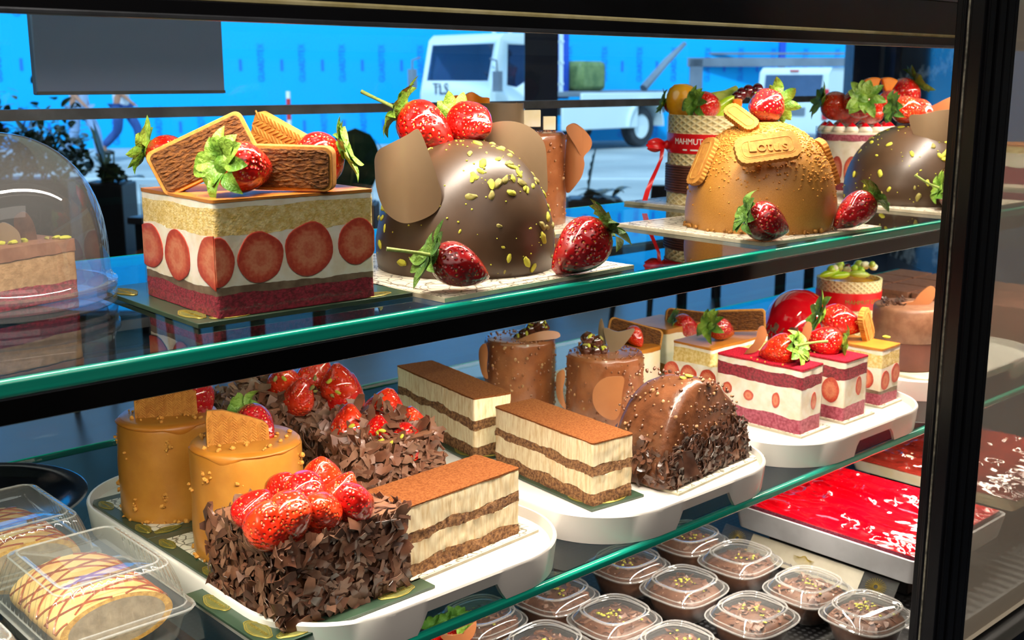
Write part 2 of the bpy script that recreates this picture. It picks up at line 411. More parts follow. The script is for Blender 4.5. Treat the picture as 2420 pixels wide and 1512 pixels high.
def berry(p, d, s, parent=None, cal=0, spin=0, var=0, col='berry', label=None, squash=1):
    """a strawberry centred at p, its leafy end pointing along d, length s"""
    L = basis(p, d, VX) @ Rz(spin) @ Sc(s*squash, s*squash, s)
    if parent: o = build(BER[col][var % 3], 'strawberry', None, parent, loc_of(parent, L))
    else:
        o = build(BER[col][var % 3], 'strawberry', None, None, L); tag(o, label, 'strawberry')
    if cal is not None: build(CAL[cal % 5], 'calyx', None, o, Tr(0, 0, .485))
    return o
def rrect(L, Wd, r, n=6):
    o = []
    for cx, cy, a0 in ((L/2-r, Wd/2-r, 0), (-L/2+r, Wd/2-r, PI/2), (-L/2+r, -Wd/2+r, PI), (L/2-r, -Wd/2+r, 1.5*PI)):
        o += [(cx+r*math.cos(a0+PI/2*i/n), cy+r*math.sin(a0+PI/2*i/n)) for i in range(n+1)]
    return o
def perim(L, Wd, r, step=.0025, n0=3):
    base = rrect(L, Wd, r, n0); o = []
    for i, p in enumerate(base):
        q = base[(i+1) % len(base)]; d = math.hypot(q[0]-p[0], q[1]-p[1]); n = max(1, int(d/step))
        o += [(p[0]+(q[0]-p[0])*k/n, p[1]+(q[1]-p[1])*k/n) for k in range(n)]
    return o
def layered(root, L, Wd, layers, seed=0, wav=.0015, rough=.0006, r=.003, step=.0025):
    """layers: (part name, thickness, material, roughness factor, overhang)"""
    per = perim(L, Wd, r, step); z = 0; out = []
    def iz(k, z, p):
        if k == 0 or k == len(layers): return z
        am = min(1, min(layers[k-1][1], layers[k][1])/.007)
        return z+am*wav*2*noise.noise(V((p[0]*32+seed*7, p[1]*32, k*3.3)))+am*wav*.6*noise.noise(V((p[0]*160, p[1]*160+seed, k)))
    for k, ly in enumerate(layers):
        nm, h, m = ly[:3]; rf = ly[3] if len(ly) > 3 else 1; oh = ly[4] if len(ly) > 4 else 0
        rows = max(1, min(8, int(h/.004))); rg = []
        for j in range(rows+1):
            ring = []
            for p in per:
                z0, z1 = iz(k, z, p), iz(k+1, z+h, p); zz = z0+(z1-z0)*j/rows
                d = V((p[0]/L, p[1]/Wd, 0)).normalized()
                e = oh+rough*rf*(noise.noise(V((p[0]*140+seed, p[1]*140, zz*140)))+.6*noise.noise(V((p[0]*420, p[1]*420, zz*420+seed))))
                ring.append((p[0]+d.x*e, p[1]+d.y*e, zz))
            rg.append(ring)
        b = MB(); b.rings(rg); out.append(build(b, nm, m, root, smooth=True, ang=50)); z += h
    return z
def flakes(mb, n, samp, sz, lift=.35, rnd=None, mi=3, thick=.0):
    r = rnd or RN
    for _ in range(n):
        p, nr = samp(r); nr = V(nr).normalized(); s = r.uniform(*sz)
        t = nr.orthogonal(); t.rotate(Matrix.Rotation(r.uniform(0, 2*PI), 3, nr)); nr2 = (nr+t*r.uniform(-lift, lift)).normalized()
        T = basis(V(p)+nr*s*.12, nr2, t) @ Rz(r.uniform(0, 6.3)); w = s*r.uniform(.34, .8); cu = s*r.uniform(-.35, .35); tw = r.uniform(-.5, .5)
        k0 = r.uniform(.3, 1); k1 = r.uniform(.4, 1)
        def fn(u, v):
            hw = w*(k0+(k1-k0)*v)*(.75+.25*math.sin(9*v+k0*20)); y = (u-.5)*hw
            return ((v-.5)*s, y, cu*(1-4*(v-.5)**2)*.5+y*tw*(v-.5)*2)
        mb.grid(fn, 2, 4, r.randrange(mi), T)
def box_samp(L, Wd, h, z0=0, top=.25):
    a = [L*h, L*h, Wd*h, Wd*h, L*Wd*top]
    def f(r):
        k = r.choices(range(5), a)[0]; u, v = r.uniform(-.5, .5), r.random()
        return [((u*L, -Wd/2, z0+v*h), (0, -1, 0)), ((u*L, Wd/2, z0+v*h), (0, 1, 0)), ((-L/2, u*Wd, z0+v*h), (-1, 0, 0)), ((L/2, u*Wd, z0+v*h), (1, 0, 0)), ((u*L, (v-.5)*Wd, z0+h), (0, 0, 1))][k]
    return f
def petal_mesh(name, a, b, bend, m='petal', p=2.4, notch=0, bend2=0):
    mb = MB(); n = 40; vs = [(0, 0, 0)]; fs = []
    for k in range(1, 8):
        for i in range(n):
            t = 2*PI*i/n; c, s_ = math.cos(t), math.sin(t)
            rr = 1/((abs(c)**p+abs(s_)**p)**(1/p)); rr *= 1-notch*math.exp(-((t-PI*.5)/.35)**2)
            x, y = a*rr*c*k/7, b*rr*s_*k/7
            vs.append((x, y, bend*(x/a)**2*a+bend2*(y/b)**2*b))
    for i in range(n): fs.append((0, 1+i, 1+(i+1) % n))
    for k in range(6):
        for i in range(n):
            j = (i+1) % n; fs.append((1+k*n+i, 1+(k+1)*n+i, 1+(k+1)*n+j, 1+k*n+j))
    mb.add(vs, fs); return mb
def petal(parent, Wm, a, b, bend, m='petal', p=2.4, notch=0, bend2=0, th=.0022):
    return build(petal_mesh('chocolate_petal', a, b, bend, m, p, notch, bend2), 'chocolate_petal', m, parent, loc_of(parent, Wm), solid=th, ang=60)
def biscuit(parent, Wm, a, b, t, r=.006, style='crumb', text_=None):
    """a biscuit standing in its local XY plane, thickness along Z"""
    mb = MB()
    if style == 'lotus':
        out = []
        base = perim(a, b, r, .0008); n = len(base); L0 = 2*(a+b)
        for i, p in enumerate(base):
            d = V((p[0]/a, p[1]/b, 0)).normalized(); k = .0011*abs(math.sin(i/n*PI*34))
            out.append((p[0]+d.x*k, p[1]+d.y*k))
        mb.prism(out, -t/2, t/2)
        mb.prism(rrect(a*.86, b*.72, r*.7), t/2, t/2+.0003)
        rim = rrect(a*.8, b*.6, r*.6, 4)
        mb.tube([(x, y, t/2) for x, y in rim]+[(rim[0][0], rim[0][1], t/2)], .0009, 6)
        o = build(mb, 'biscuit', 'biscuit', parent, loc_of(parent, Wm), bevel=.0007)
        if text_: text(text_, b*.6, 'biscuit', o, Tr(0, 0, t/2+.0004) @ Matrix(((1, .22, 0, 0), (0, 1, 0, 0), (0, 0, 1, 0), (0, 0, 0, 1))), .0016, 'embossed_lettering')
        return o
    out = rrect(a, b, r, 5)
    mb.prism(out, -t/2, t/2, 0)
    if style == 'crumb':
        mb.prism(rrect(a*.93, b*.86, r*.8, 5), t/2, t/2+.0012, 1)
        for k in range(9):
            y = -b*.36+b*.72*k/8; mb.tube([(-a*.44+a*.88*i/24, y+b*.07*noise.noise(V((i*.3, k*2.1, 1))), t/2+.0006+.0016*noise.noise(V((i*.7, k, 5)))) for i in range(25)], [.0011+.0009*abs(noise.noise(V((i*.6, k*3.1, 2)))) for i in range(25)], 5, 1)
    if style == 'herring':
        for k in range(-7, 8):
            for s in range(-2, 3):
                x0 = k*a*.075+s*0; y0 = s*b*.2
                if abs(x0) < a*.45:
                    dx = a*.05; sg = 1 if s % 2 else -1
                    mb.tube([(x0-dx, y0-sg*b*.085, t/2), (x0+dx, y0+sg*b*.085, t/2)], .0011, 5, 0)
    return build(mb, 'biscuit', ['biscuit', 'biscuitin'], parent, loc_of(parent, Wm), bevel=.0012)
def crumbs(parent, pts, r=(.001, .003), m='crumb', name='biscuit_crumbs', seed=1, flat=1):
    rr = random.Random(seed); mb = MB()
    for p in pts:
        s = rr.uniform(*r); mb.blob(p, (s, s*rr.uniform(.7, 1.2), s*flat*rr.uniform(.6, 1)), .5, rr.random()*50, 6, 4, fr=2)
    return stuff(build(mb, name, m, parent, ang=70))
PIS = []
for i in range(4):
    b = MB(); b.blob((0, 0, 0), (1, .55, .35), .4, i*3+1, 10, 6, fr=1.4); PIS.append(b.mesh('pistachio_piece', 'pist' if i < 3 else 'pistd', True, 50))
def pist(parent, p, n, s, r=RN):
    build(PIS[r.randrange(4) if r.random() > .1 else 3], 'pistachio_piece', None, parent, basis(p, n) @ Rz(r.uniform(0, 6.3)) @ Sc(s))
def dome_r(R, h, z, q=2.25): return R*max(0, 1-(z/h)**(q+.25))**(1/2.15)*(1-.03*max(0, 1-z/(.25*h))**2)
def dome(parent, R, h, m, name, amp=.0008, q=2.25, seed=0, n=72, rows=34):
    prof = []
    for k in range(rows):
        t = k/(rows-1); z = h*math.sin(t*PI/2)**1.0; prof.append((max(dome_r(R, h, z, q), .0004), z))
    b = MB(); b.lathe(prof, n, disp=lambda a, r, z: min(1, r/.02)*amp*noise.noise(V((math.cos(a)*3+seed, math.sin(a)*3, z*40))))
    return build(b, name, m, parent, ang=80)
def dome_pt(R, h, th, z, q=2.25):
    r = dome_r(R, h, z, q); r2 = dome_r(R, h, min(z+.001, h*.999), q); p = V((r*math.cos(th), r*math.sin(th), z))
    sl = (r-r2)/.001; nn = V((math.cos(th), math.sin(th), sl)).normalized(); return p, nn
TH0 = math.atan2(-VX.y, -VX.x)           # direction from things to the customer
def board(name, label, cx, cy, z, a, b, rz, kind='cream', group=None, th=.004):
    t = thing(name, label, 'cake board', (cx, cy, z), rz, group)
    if kind == 'cream':
        build(MB().box((0, 0, th/2), (a, b, th)), 'card', 'cardedge', t)
        build(MB().box((0, 0, th+.0001), (a-.004, b-.004, .0006)), 'printed_face', 'board', t)
        fr = MB(); k = .012
        for x, y, dx, dy in ((0, b/2-k, a-2*k, .0008), (0, -b/2+k, a-2*k, .0008), (a/2-k, 0, .0008, b-2*k), (-a/2+k, 0, .0008, b-2*k)): fr.box((x, y, th+.0005), (dx, dy, .0003))
        build(fr, 'border_line', 'glaze', t)
    elif kind == 'white':
        build(MB().box((0, 0, th/2), (a, b, th)), 'card', 'cardedge', t)
    else:
        build(MB().box((0, 0, th/2), (a, b, th)), 'card', 'green', t, bevel=.0004)
        w = .014; ek = .66 if kind == 'green' else .9; eo = .0085 if kind == 'green' else .012; el = .027 if kind == 'green' else .036
        if kind == 'green': build(MB().box((0, 0, th+.0001), (a-2*w, b-2*w, .0006)), 'printed_face', 'board', t, label='white crackle-printed centre panel')
        for i, (x, y, r) in enumerate(((-a/2+eo, -b/2+el, -PI/2), (-a/2+el, -b/2+eo, 0), (a/2-el, -b/2+eo, 0), (-a/2+eo, b/2-el, -PI/2))):
            e = MB(); out = []
            for k in range(28):
                q = 2*PI*k/28; out.append((ek*.022*(abs(math.cos(q))**.7)*math.copysign(1, math.cos(q)), ek*.0085*math.sin(q)*(1+.2*math.cos(4*q))))
            L = Tr(x, y, th+.0004) @ Rz(r)
            e.tube([(px, py, 0) for px, py in out]+[(out[0][0], out[0][1], 0)], .0005, 5)
            e.tube([(px*.86, py*.78, 0) for px, py in out]+[(out[0][0]*.86, out[0][1]*.78, 0)], .0003, 5)
            e.prism([(px*.97, py*.97) for px, py in out], -.0001, .0001, 1); em = build(e, 'emblem', ['gold', 'goldd'], t, L, label='gold printed emblem')
            text('MAHMUT USTA', .0048*ek, 'gold', em, Tr(0, 0, .0002))
    return t

# ================================================================ the shop
XA, XB = -.35, 2.75                                            # the case runs past both sides of the photograph
ZU, ZL, ZD, YF = 1.2, .905, .70, .748                          # upper shelf, lower shelf, deck, shelf front
ROT = Matrix((VX, -RT, UPZ)).transposed().to_4x4()             # street frame: X ahead, Y to the left
def sbox(name, a0, a1, b0, b1, z0, z1, m, parent=None):
    mb = MB(); mb.box(((a0+a1)/2, -(b0+b1)/2, (z0+z1)/2), (a1-a0, b1-b0, z1-z0))
    return build(mb, name, m, parent, ROT if parent is None else loc_of(parent, ROT), smooth=False)
AW = 9.5
struct(sbox('floor', -3.2, AW+.1, -8, 3.6, -.1, 0, 'floor'))
struct(sbox('ceiling', -3.2, AW+.4, -8, 3.6, 3.1, 3.3, 'ceil'))
struct(sbox('wall_back', -3.3, -3.2, -8, 3.6, 0, 3.1, 'wallp'))
struct(sbox('wall_left', -3.2, AW, -8.1, -8, 0, 3.1, 'wallp'))
struct(sbox('wall_right', -3.2, AW-.3, 3.05, 3.2, 0, 3.1, 'marble'))
# shop window: columns, panes, the strip of pale frame
def col_b(px, a): return (px-1210)/FPX*a*(FW.dot(VX))*1.0
struct(sbox('trim_1', AW-.12, AW+.12, .10, .37, 0, 3.1, 'column'))
struct(sbox('trim_2', AW-.1, AW+.15, 2.74, 2.95, 0, 3.1, 'column'))
struct(sbox('trim_3', AW-.06, AW+.1, 2.955, 3.0, 0, 3.1, 'lightstrip'))
struct(sbox('trim_4', AW-.3, AW+.15, 3.01, 3.2, 0, 3.1, 'column'))
struct(sbox('trim_5', AW-.1, AW+.1, -8, 3.0, 2.95, 3.1, 'column'))
struct(sbox('trim_6', AW-.05, AW+.05, -8, .1, 0, .04, 'column'))
struct(sbox('window_1', AW-.01, AW+.01, -8, .10, .04, 2.95, 'window'))
struct(sbox('window_2', AW-.01, AW+.01, .37, 2.74, .0, 2.95, 'window'))

# ---------------------------------------------------------------- display case
case = thing('display_case', 'black framed refrigerated cake display case with glass shelves', 'display case', (.9, .57, 0))
def cpart(name, m, boxes, par=None, **k):
    mb = MB()
    for b in boxes:
        x0, x1, y0, y1, z0, z1 = b[:6]; mb.box(((x0+x1)/2, (y0+y1)/2, (z0+z1)/2), (x1-x0, y1-y0, z1-z0), b[6] if len(b) > 6 else 0)
    p = par or case
    return build(mb, name, m, p, loc_of(p, Matrix()), smooth=False, **k)
P0 = 1.195
YP = .563
post = cpart('corner_post', 'black', [(P0, P0+.07, YP+.004, .592, 0, 2.1), (P0+.004, P0+.012, .592, .60, 0, 2.1), (P0-.001, P0+.01, .586, .5895, 0, 2.1), (P0-.001, P0+.01, .566, .581, 0, 2.1), (P0+.004, P0+.018, YP, .57, 0, 2.1), (P0+.024, P0+.040, YP-.001, .57, 0, 2.1), (P0+.046, P0+.062, YP, .57, 0, 2.1), (P0+.066, P0+.076, YP+.002, .6, 0, 2.1)], bevel=.0012)
s = MB(); s.tube([(P0-.0006, .5835+.0006*noise.noise(V((k*.7, 0, 0))), .35+k*.0245) for k in range(47)], .0011, 6)
build(s, 'rubber_seal', 'rubber', post, loc_of(post, Matrix()), label='thin pale seal line down the post')
cpart('top_rail', ['black', 'silver'], [(XA, XB, YF-.02, YF+.045, 1.432, 1.4418), (XA, XB, YF, YF+.045, 1.4418, 1.489), (XA, XB, YF-.022, YF-.018, 1.4288, 1.4325, 1)], bevel=.0008)
s = MB(); s.tube([(XA, YF-.004, 1.4445), (XB, YF-.004, 1.4445)], .0026, 8)
build(s, 'trim_strip', 'brass', case, loc_of(case, Matrix()), label='thin pale brass trim strip on the top rail')
cpart('light_housing', 'white', [(XA, XB, YF+.046, YF+.075, 1.452, 1.489)])
cpart('top_glass', ['shelfglass', 'edge', 'silver'], [(XA, XB, YF, 1.52, 1.494, 1.502), (XA, XB, YF-.004, YF-.0005, 1.494, 1.503, 1), (XA, XB, YF-.004, YF+.01, 1.489, 1.4935, 2)])
cpart('back_frame', 'silver', [(XA, XB, 1.505, 1.53, 1.338, 1.352), (XA, XB, 1.505, 1.53, .66, .70), (XA, XB, 1.505, 1.53, 1.50, 1.53)])
cpart('back_glass', 'backglass', [(XA, XB, 1.514, 1.520, .70, 1.338), (XA, XB, 1.512, 1.518, 1.352, 1.50)])
cpart('deck', 'deck', [(XA, XB, .60, 1.505, .68, .70)])
cpart('base_cabinet', 'black', [(XA, XB, .56, 1.53, 0, .68)])
cpart('front_glass', 'hazy', [(P0+.0765, XB, .578, .584, .70, 2.0)], label='misted front pane right of the corner post')
cpart('air_grille', 'silver', [(1.30+.022*k, 1.311+.022*k, .60, .665, .70, .706) for k in range(36)]+[(1.29, XB, .597, .601, .69, .712)])
cpart('side_tray_floor', 'pan', [(1.29, XB, .60, .665, .6995, .7012)])
# shelves
def shelf(label, y1, z, th, rail):
    t = thing('glass_shelf', label, 'shelf', (.9, YF, z))
    g = MB(); g.box(((XA+XB)/2, (YF+y1)/2, z-th/2), (XB-XA, y1-YF-.008, th))
    build(g, 'glass_panel', 'shelfglass', t, loc_of(t, Matrix()), smooth=False)
    e = MB(); e.box(((XA+XB)/2, YF, z-th/2), (XB-XA, .008, th)); e.box(((XA+XB)/2, y1, z-th/2), (XB-XA, .006, th))
    build(e, 'glass_edge', 'edge', t, loc_of(t, Matrix()), bevel=th*.3, bseg=3, label='polished teal glass edge')
    if rail:
        r = MB(); r.box(((XA+XB)/2, YF+.012, z-th-.0095), (XB-XA, .026, .018))
        build(r, 'light_rail', 'blackg', t, loc_of(t, Matrix()), bevel=.0008, label='black light rail under the glass')
        r = MB(); r.box(((XA+XB)/2, YF-.0012, z-th-.0004), (XB-XA, .001, .0016)); build(r, 'trim_line', 'silver', t, loc_of(t, Matrix()))
    return t
shelf('long clear glass shelf with teal front edge and black light rail below it', 1.205, ZU, .0125, True)
shelf('lower clear glass shelf with teal edge carrying the white trays', 1.478, ZL, .010, False)

# ---------------------------------------------------------------- white trays
def tray(label, x0, x1, y0, y1, r=.095, h=.033):
    t = thing('serving_tray', label, 'tray', ((x0+x1)/2, y0, ZL+.0004), 0, 'white trays on the lower shelf')
    L, Wd = x1-x0, y1-y0; pr = perim(L, Wd, r, .006, 14)
    def zb(p):
        if abs(abs(p[1])-Wd/2) < .004: return .019*max(0, min(1, (.052-abs(p[0]))/.008))
        return 0
    sh = lambda k: [(p[0]*(L+2*k)/L, p[1]*(Wd+2*k)/Wd) for p in pr]
    b = MB(); c = (0, Wd/2, 0)
    R0 = [(x, y+Wd/2, zb(p)) for (x, y), p in zip(sh(-.003), pr)]
    R1 = [(x, y+Wd/2, h-.002) for x, y in sh(0)]; R2 = [(x, y+Wd/2, h) for x, y in sh(-.0012)]
    R3 = [(x, y+Wd/2, h) for x, y in sh(-.0032)]; R4 = [(x, y+Wd/2, .0225) for x, y in sh(-.0055)]
    R5 = [(x, y+Wd/2, max(zb(p), .0)) for (x, y), p in zip(sh(-.0065), pr)]
    b.rings([R0, R1, R2, R3, R4], cap0=False, cap1=False); b.rings([R0, R5, [(q[0], q[1], .020) for q in R5]], cap0=False, cap1=False)
    build(b, 'rim', 'white', t, label='raised rim with a handle cut-out')
    b = MB(); b.prism([(x, y+Wd/2) for x, y in sh(-.0045)], .019, .0225); build(b, 'tray_floor', 'white', t)
    return t
tray('white rounded serving tray nearest the left, under the two caramel cylinders', .455, .803, .742, 1.245)
tray('white rounded serving tray in the middle, under the half-moon chocolate cake', .815, 1.163, .742, 1.245)
tray('white rounded serving tray by the black post, under the red velvet slices', 1.175, 1.533, .742, 1.245)
tray('white rounded serving tray seen beyond the black post', 1.59, 1.99, .775, 1.25)
ZT = ZL+.0229

# ================================================================ upper shelf
def corner_fit(n, l, r, z):
    N, L, R_ = at(*n, z), at(*l, z), at(*r, z); u = R_-N; a = u.length; rz = math.atan2(u.y, u.x); v = V((-math.sin(rz), math.cos(rz), 0)); b = (L-N).dot(v)
    c = N+u/2+v*b/2; return c, a, b, rz
# --- strawberry caramel cube cake
board('cake_board', 'dark green card with gold emblems under the strawberry caramel cube cake', .516, .90, ZU+.0003, .205, .205, -.035, 'greenfull')
c, a, b, rz = corner_fit((516, 754), (337, 697), (887, 701), ZU+.0045)
H1 = .0935
cube = thing('strawberry_caramel_cake', 'tall cube cake of strawberry, cream and red sponge topped with thick biscuits', 'cake', (c.x, c.y, ZU+.0048), rz)
layered(cube, a, b, [('red_sponge', .0175, 'redsponge'), ('glaze_layer', .0055, 'glaze', .6), ('cream_layer', .0415, 'cream', .7), ('yellow_sponge', .0215, 'sponge', 1), ('cream_topping', .005, 'cream', .5), ('caramel_top', .0025, 'caramel', .5, .0006)], 1)
def slice_disc(par, p, nrm, rx, rz_, clipx=None, seed=0):
    T = basis(p, nrm); mb = MB(); n = 30; pts = [(0, 0, .0006)]; ring = []
    for i in range(n):
        t = 2*PI*i/n; k = 1+.1*noise.noise(V((math.cos(t)*1.3+seed*4, math.sin(t)*1.3, 2)))
        x, y = math.cos(t)*k, math.sin(t)*k*(1.05 if math.sin(t) > 0 else 1)
        if clipx: x = max(clipx[0]/rx, min(clipx[1]/rx, x))
        ring.append((x, y))
    mb.rings([[(x, y, -.6) for x, y in ring], [(x, y, .25) for x, y in ring], [(x*.96, y*.96, .4) for x, y in ring]])
    return build(mb, 'strawberry_slice', 'slice', par, T @ Sc(rx, rz_, .0009))
zs = .0445
for k, (fx, rr, dz) in enumerate(((-.235, .0205, .0), (.065, .0225, .003), (.385, .0195, .005))):
    slice_disc(cube, (fx*a, -b/2-.0006, zs+dz), (0, -1, 0), rr, rr*.98, (-.05, a/2-fx*a) if fx > .3 else None, k)
slice_disc(cube, (-a/2, -b/2-.0006, zs-.001), (0, -1, 0), .0165, .019, (0, .1), 5)
slice_disc(cube, (-a/2-.0006, -b/2, zs-.001), (-1, 0, 0), .031, .021, (-.1, 0), 6)
slice_disc(cube, (-a/2-.0006, .0, zs-.002), (-1, 0, 0), .0235, .021, None, 7)
slice_disc(cube, (-a/2-.0006, b/2-.012, zs+.0), (-1, 0, 0), .028, .019, (-.012, .1), 8)
per = perim(a+.0022, b+.0022, .003, .006)
mb = MB(); mb.rings([[(x, y, .001) for x, y in per], [(x, y, H1+.003) for x, y in per]], cap0=False, cap1=False)
build(mb, 'acetate_collar', 'acetate', cube, label='clear acetate film round the sides')
ztop = ZU+.0048+H1
dq = dep((c.x, c.y, ztop))
biscuit(cube, face(atd(481, 364, dq-.03), .15, -.12, .44), .086, .040, .013, .006)
biscuit(cube, face(atd(690, 396, dq-.035), -.12, .02, -.02), .072, .037, .013, .007)
biscuit(cube, face(atd(665, 335, dq+.025), -.5, .1, -.42), .062, .034, .009, .006, 'herring')
berry(atd(583, 396, dq-.055), -VX*.8-RT*.5+UPZ*.18, .055, cube, 0, .4, 0)
berry(atd(735, 382, dq+.012), RT*.9+UPZ*.35, .055, cube, 3, .9, 1)
berry(atd(415, 372, dq+.035), -RT*.9+UPZ*.3, .05, cube, 3, .2, 2)
crumbs(cube, [(a*.40, -b*.1, H1+.001), (a*.44, b*.0, H1+.001), (a*.3, b*.1, H1+.001)], (.002, .0035), 'crumb')

# --- chocolate dome with pistachios (nearest)
board('cake_board', 'cream crackle-printed card under the nearest chocolate dome cake', .742, .882, ZU+.0003, .258, .25, .035)
def choc_dome(label, x, y, R, h, npis, seed):
    t = thing('chocolate_dome_cake', label, 'cake', (x, y, ZU+.0048), 0, 'chocolate dome cakes with pistachios')
    dome(t, R, h, 'choc', 'chocolate_shell', .0012, 2.1, seed)
    r = random.Random(seed)
    for i in range(npis):
        f = r.random()
        th = TH0+r.uniform(-1.9, 1.9); z = h*(r.uniform(.6, .98) if f < .58 else r.uniform(.04, .6))
        if f < .5 and r.random() < .5: th = TH0+r.uniform(.1, 1.2)
        p, n = dome_pt(R, h, th, z, 2.1); pist(t, p, n, r.choice((.0022, .0032, .0045, .0055, .0065)), r)
    mb = MB()
    for i in range(110):
        th = TH0+r.uniform(-1.9, 1.9); z = h*(r.random()**.6); p, n = dome_pt(R, h, th, min(z, h*.99), 2.1); s = r.uniform(.0005, .0014)
        mb.blob(p, (s, s, s*.8), .4, i, 5, 4)
    stuff(build(mb, 'pistachio_crumbs', 'pist', t, ang=70))
    return t
d1x, d1y, R1, h1 = .747, .876, .0914, .127
cd = choc_dome('glossy chocolate dome cake with pistachios, nearest the caramel cube cake', d1x, d1y, R1, h1, 92, 4)
dd = dep((d1x, d1y, ZU+.1))
berry(atd(1010, 305, dd-.01), -RT*.8+UPZ*.55+VX*.1, .062, cd, 2, 2.0, 0)
berry(atd(1116, 295, dd+.005), -RT*.55+UPZ*.12+VX*.75, .055, cd, 3, .3, 1)
def world_petal(par, px, py, d, a, b, yaw, pitch, roll, bend, m='petal', p=2.4, notch=0, bend2=0): return petal(par, face(atd(px, py, d), yaw, pitch, roll), a, b, bend, m, p, notch, bend2)
mbp = MB()
def traced(par, pts, d, yaw, bend, m='petal', pitch=0, th=.0022, ctr=None):
    """a thin moulded chocolate leaf: outline given as photo points, built at its own distance, turned and bent"""
    n = len(pts); cx = sum(p[0] for p in pts)/n; cy = sum(p[1] for p in pts)/n; k = d/FPX
    o = [((x-cx)*k/max(.4, math.cos(yaw)), -(y-cy)*k) for x, y in pts]
    sm = []
    for i in range(n):                                         # Catmull-Rom smoothing of the outline
        p0, p1, p2, p3 = (V(o[(i+j-1) % n]) for j in range(4))
        for s in range(5):
            t = s/5; sm.append(.5*((2*p1)+(p2-p0)*t+(2*p0-5*p1+4*p2-p3)*t*t+(3*p1-p0-3*p2+p3)*t**3))
    w = max(abs(q[0]) for q in sm); vs = [(0, 0, 0)]; fs = []; N = len(sm)
    for r in range(1, 7):
        for q in sm:
            x, y = q[0]*r/6, q[1]*r/6; vs.append((x, y, -bend*(x/w)**2*w))
    fs += [(0, 1+i, 1+(i+1) % N) for i in range(N)]
    for r in range(5):
        for i in range(N):
            j = (i+1) % N; fs.append((1+r*N+i, 1+(r+1)*N+i, 1+(r+1)*N+j, 1+r*N+j))
    mb = MB(); mb.add(vs, fs)
    return build(mb, 'chocolate_petal', m, par, loc_of(par, face(atd(cx, cy, d), yaw, pitch)), solid=th, ang=60)
traced(cd, [(866, 400), (868, 378), (884, 358), (912, 345), (940, 332), (966, 318), (982, 307), (990, 309), (1000, 335), (1014, 385), (1022, 420), (1030, 465), (1020, 500), (985, 522), (945, 526), (900, 500), (872, 450)], dd-.085, -.25, .6)
traced(cd, [(1161, 330), (1164, 300), (1185, 288), (1225, 290), (1265, 310), (1295, 345), (1303, 400), (1304, 458), (1280, 445), (1240, 415), (1200, 390), (1170, 365)], dd+.02, .3, .5)
berry(at(1090, 688, ZU+.0048)+V((0, 0, .022)), -RT*.75-VX*.3+UPZ*.35, .056, None, 4, 2.6, 2, 'berryd', label='glazed strawberry with a long stem, at the front foot of the nearest chocolate dome')
berry(at(1368, 650, ZU+.0048)+V((0, 0, .0255)), RT*.7+UPZ*.6+VX*.2, .066, None, 1, .6, 0, 'berryd', label='large dark glazed strawberry on the right corner of the chocolate dome board')

# --- nut cylinder cake behind the dome
p_ = at(1471, 535, ZU); board('cake_board', 'cream card behind the nearest chocolate dome, under the nut cylinder', p_.x-.095, 1.098, ZU+.0003, .19, .19, .0)
def nutcyl(label, x, y, z, r, h, seed, group, n=95):
    t = thing('nut_chocolate_cylinder', label, 'cake', (x, y, z), 0, group)
    pr = [(r*.99, 0), (r, .004), (r, h*.3), (r*.99, h*.6), (r*.985, h-.008), (r*.97, h-.003), (r*.93, h), (0.0005, h+.001)]
    pp = []
    for i in range(len(pr)-1):
        for k in range(4): pp.append((pr[i][0]+(pr[i+1][0]-pr[i][0])*k/4, pr[i][1]+(pr[i+1][1]-pr[i][1])*k/4))
    b = MB(); b.lathe(pp+[pr[-1]], 64, disp=lambda a_, rr, zz: .0016*noise.noise(V((math.cos(a_)*4+seed, math.sin(a_)*4, zz*70)))*min(1, rr/.02))
    build(b, 'chocolate_coating', 'milk', t, ang=80)
    q = random.Random(seed); mb = MB()
    for i in range(n*3):
        a_ = q.uniform(0, 2*PI); zz = q.uniform(.003, h-.004); s = q.choice((.0008, .0011, .0015, .0022))
        mb.blob((r*.992*math.cos(a_), r*.992*math.sin(a_), zz), (s, s, s), .6, i, 6, 4, 0 if q.random() < .7 else 1)
    for i in range(n):
        a_ = q.uniform(0, 2*PI); k = r*.92*math.sqrt(q.random()); s = q.choice((.001, .0015, .002)); mb.blob((k*math.cos(a_), k*math.sin(a_), h+.0006), (s, s, s*.7), .6, i, 6, 4, 0)
    stuff(build(mb, 'nut_pieces', ['milk', 'nut'], t, ang=70, label='chopped nuts under the chocolate'))
    return t
nx, ny = 1.03, 1.105
nc = nutcyl('tall nut-studded chocolate cylinder behind the nearest chocolate dome', nx, ny, ZU+.0048, .066, .118, 3, None)
dn = dep((nx, ny, ZU+.1))
def bandarc(par, cx, cy, z0, z1, r, a0, a1, m, name, th=.0022):
    mb = MB(); mb.grid(lambda u, v: (cx+r*math.cos(a0+(a1-a0)*u), cy+r*math.sin(a0+(a1-a0)*u), z0+(z1-z0)*v), 28, 3)
    return build(mb, name, m, par, loc_of(par, Matrix()), solid=th, ang=50)
pq = atd(1180, 300, dn); bandarc(nc, pq.x, pq.y, pq.z-.006, hz(pq, 243), .031, 0, 6.0, 'petal', 'chocolate_band')
for k, (px, py, w, hh) in enumerate(((1257, 280, .023, .022), (1298, 291, .017, .018))):
    mb = MB(); mb.box((0, 0, 0), (w, hh, .004)); build(mb, 'white_chocolate_plaque', 'cheese', nc, loc_of(nc, face(atd(px, py, dn+.01*k), .2)), bevel=.0008)
mb = MB(); mb.grid(lambda u, v: (.026*(u-.5)*2, .016*v*(1-.5*(2*u-1)**2)+.002*math.sin(u*14), .004*math.sin(u*8)), 16, 4)
build(mb, 'orange_slice', 'orange', nc, loc_of(nc, face(atd(1110, 250, dn), .1)), solid=.004)
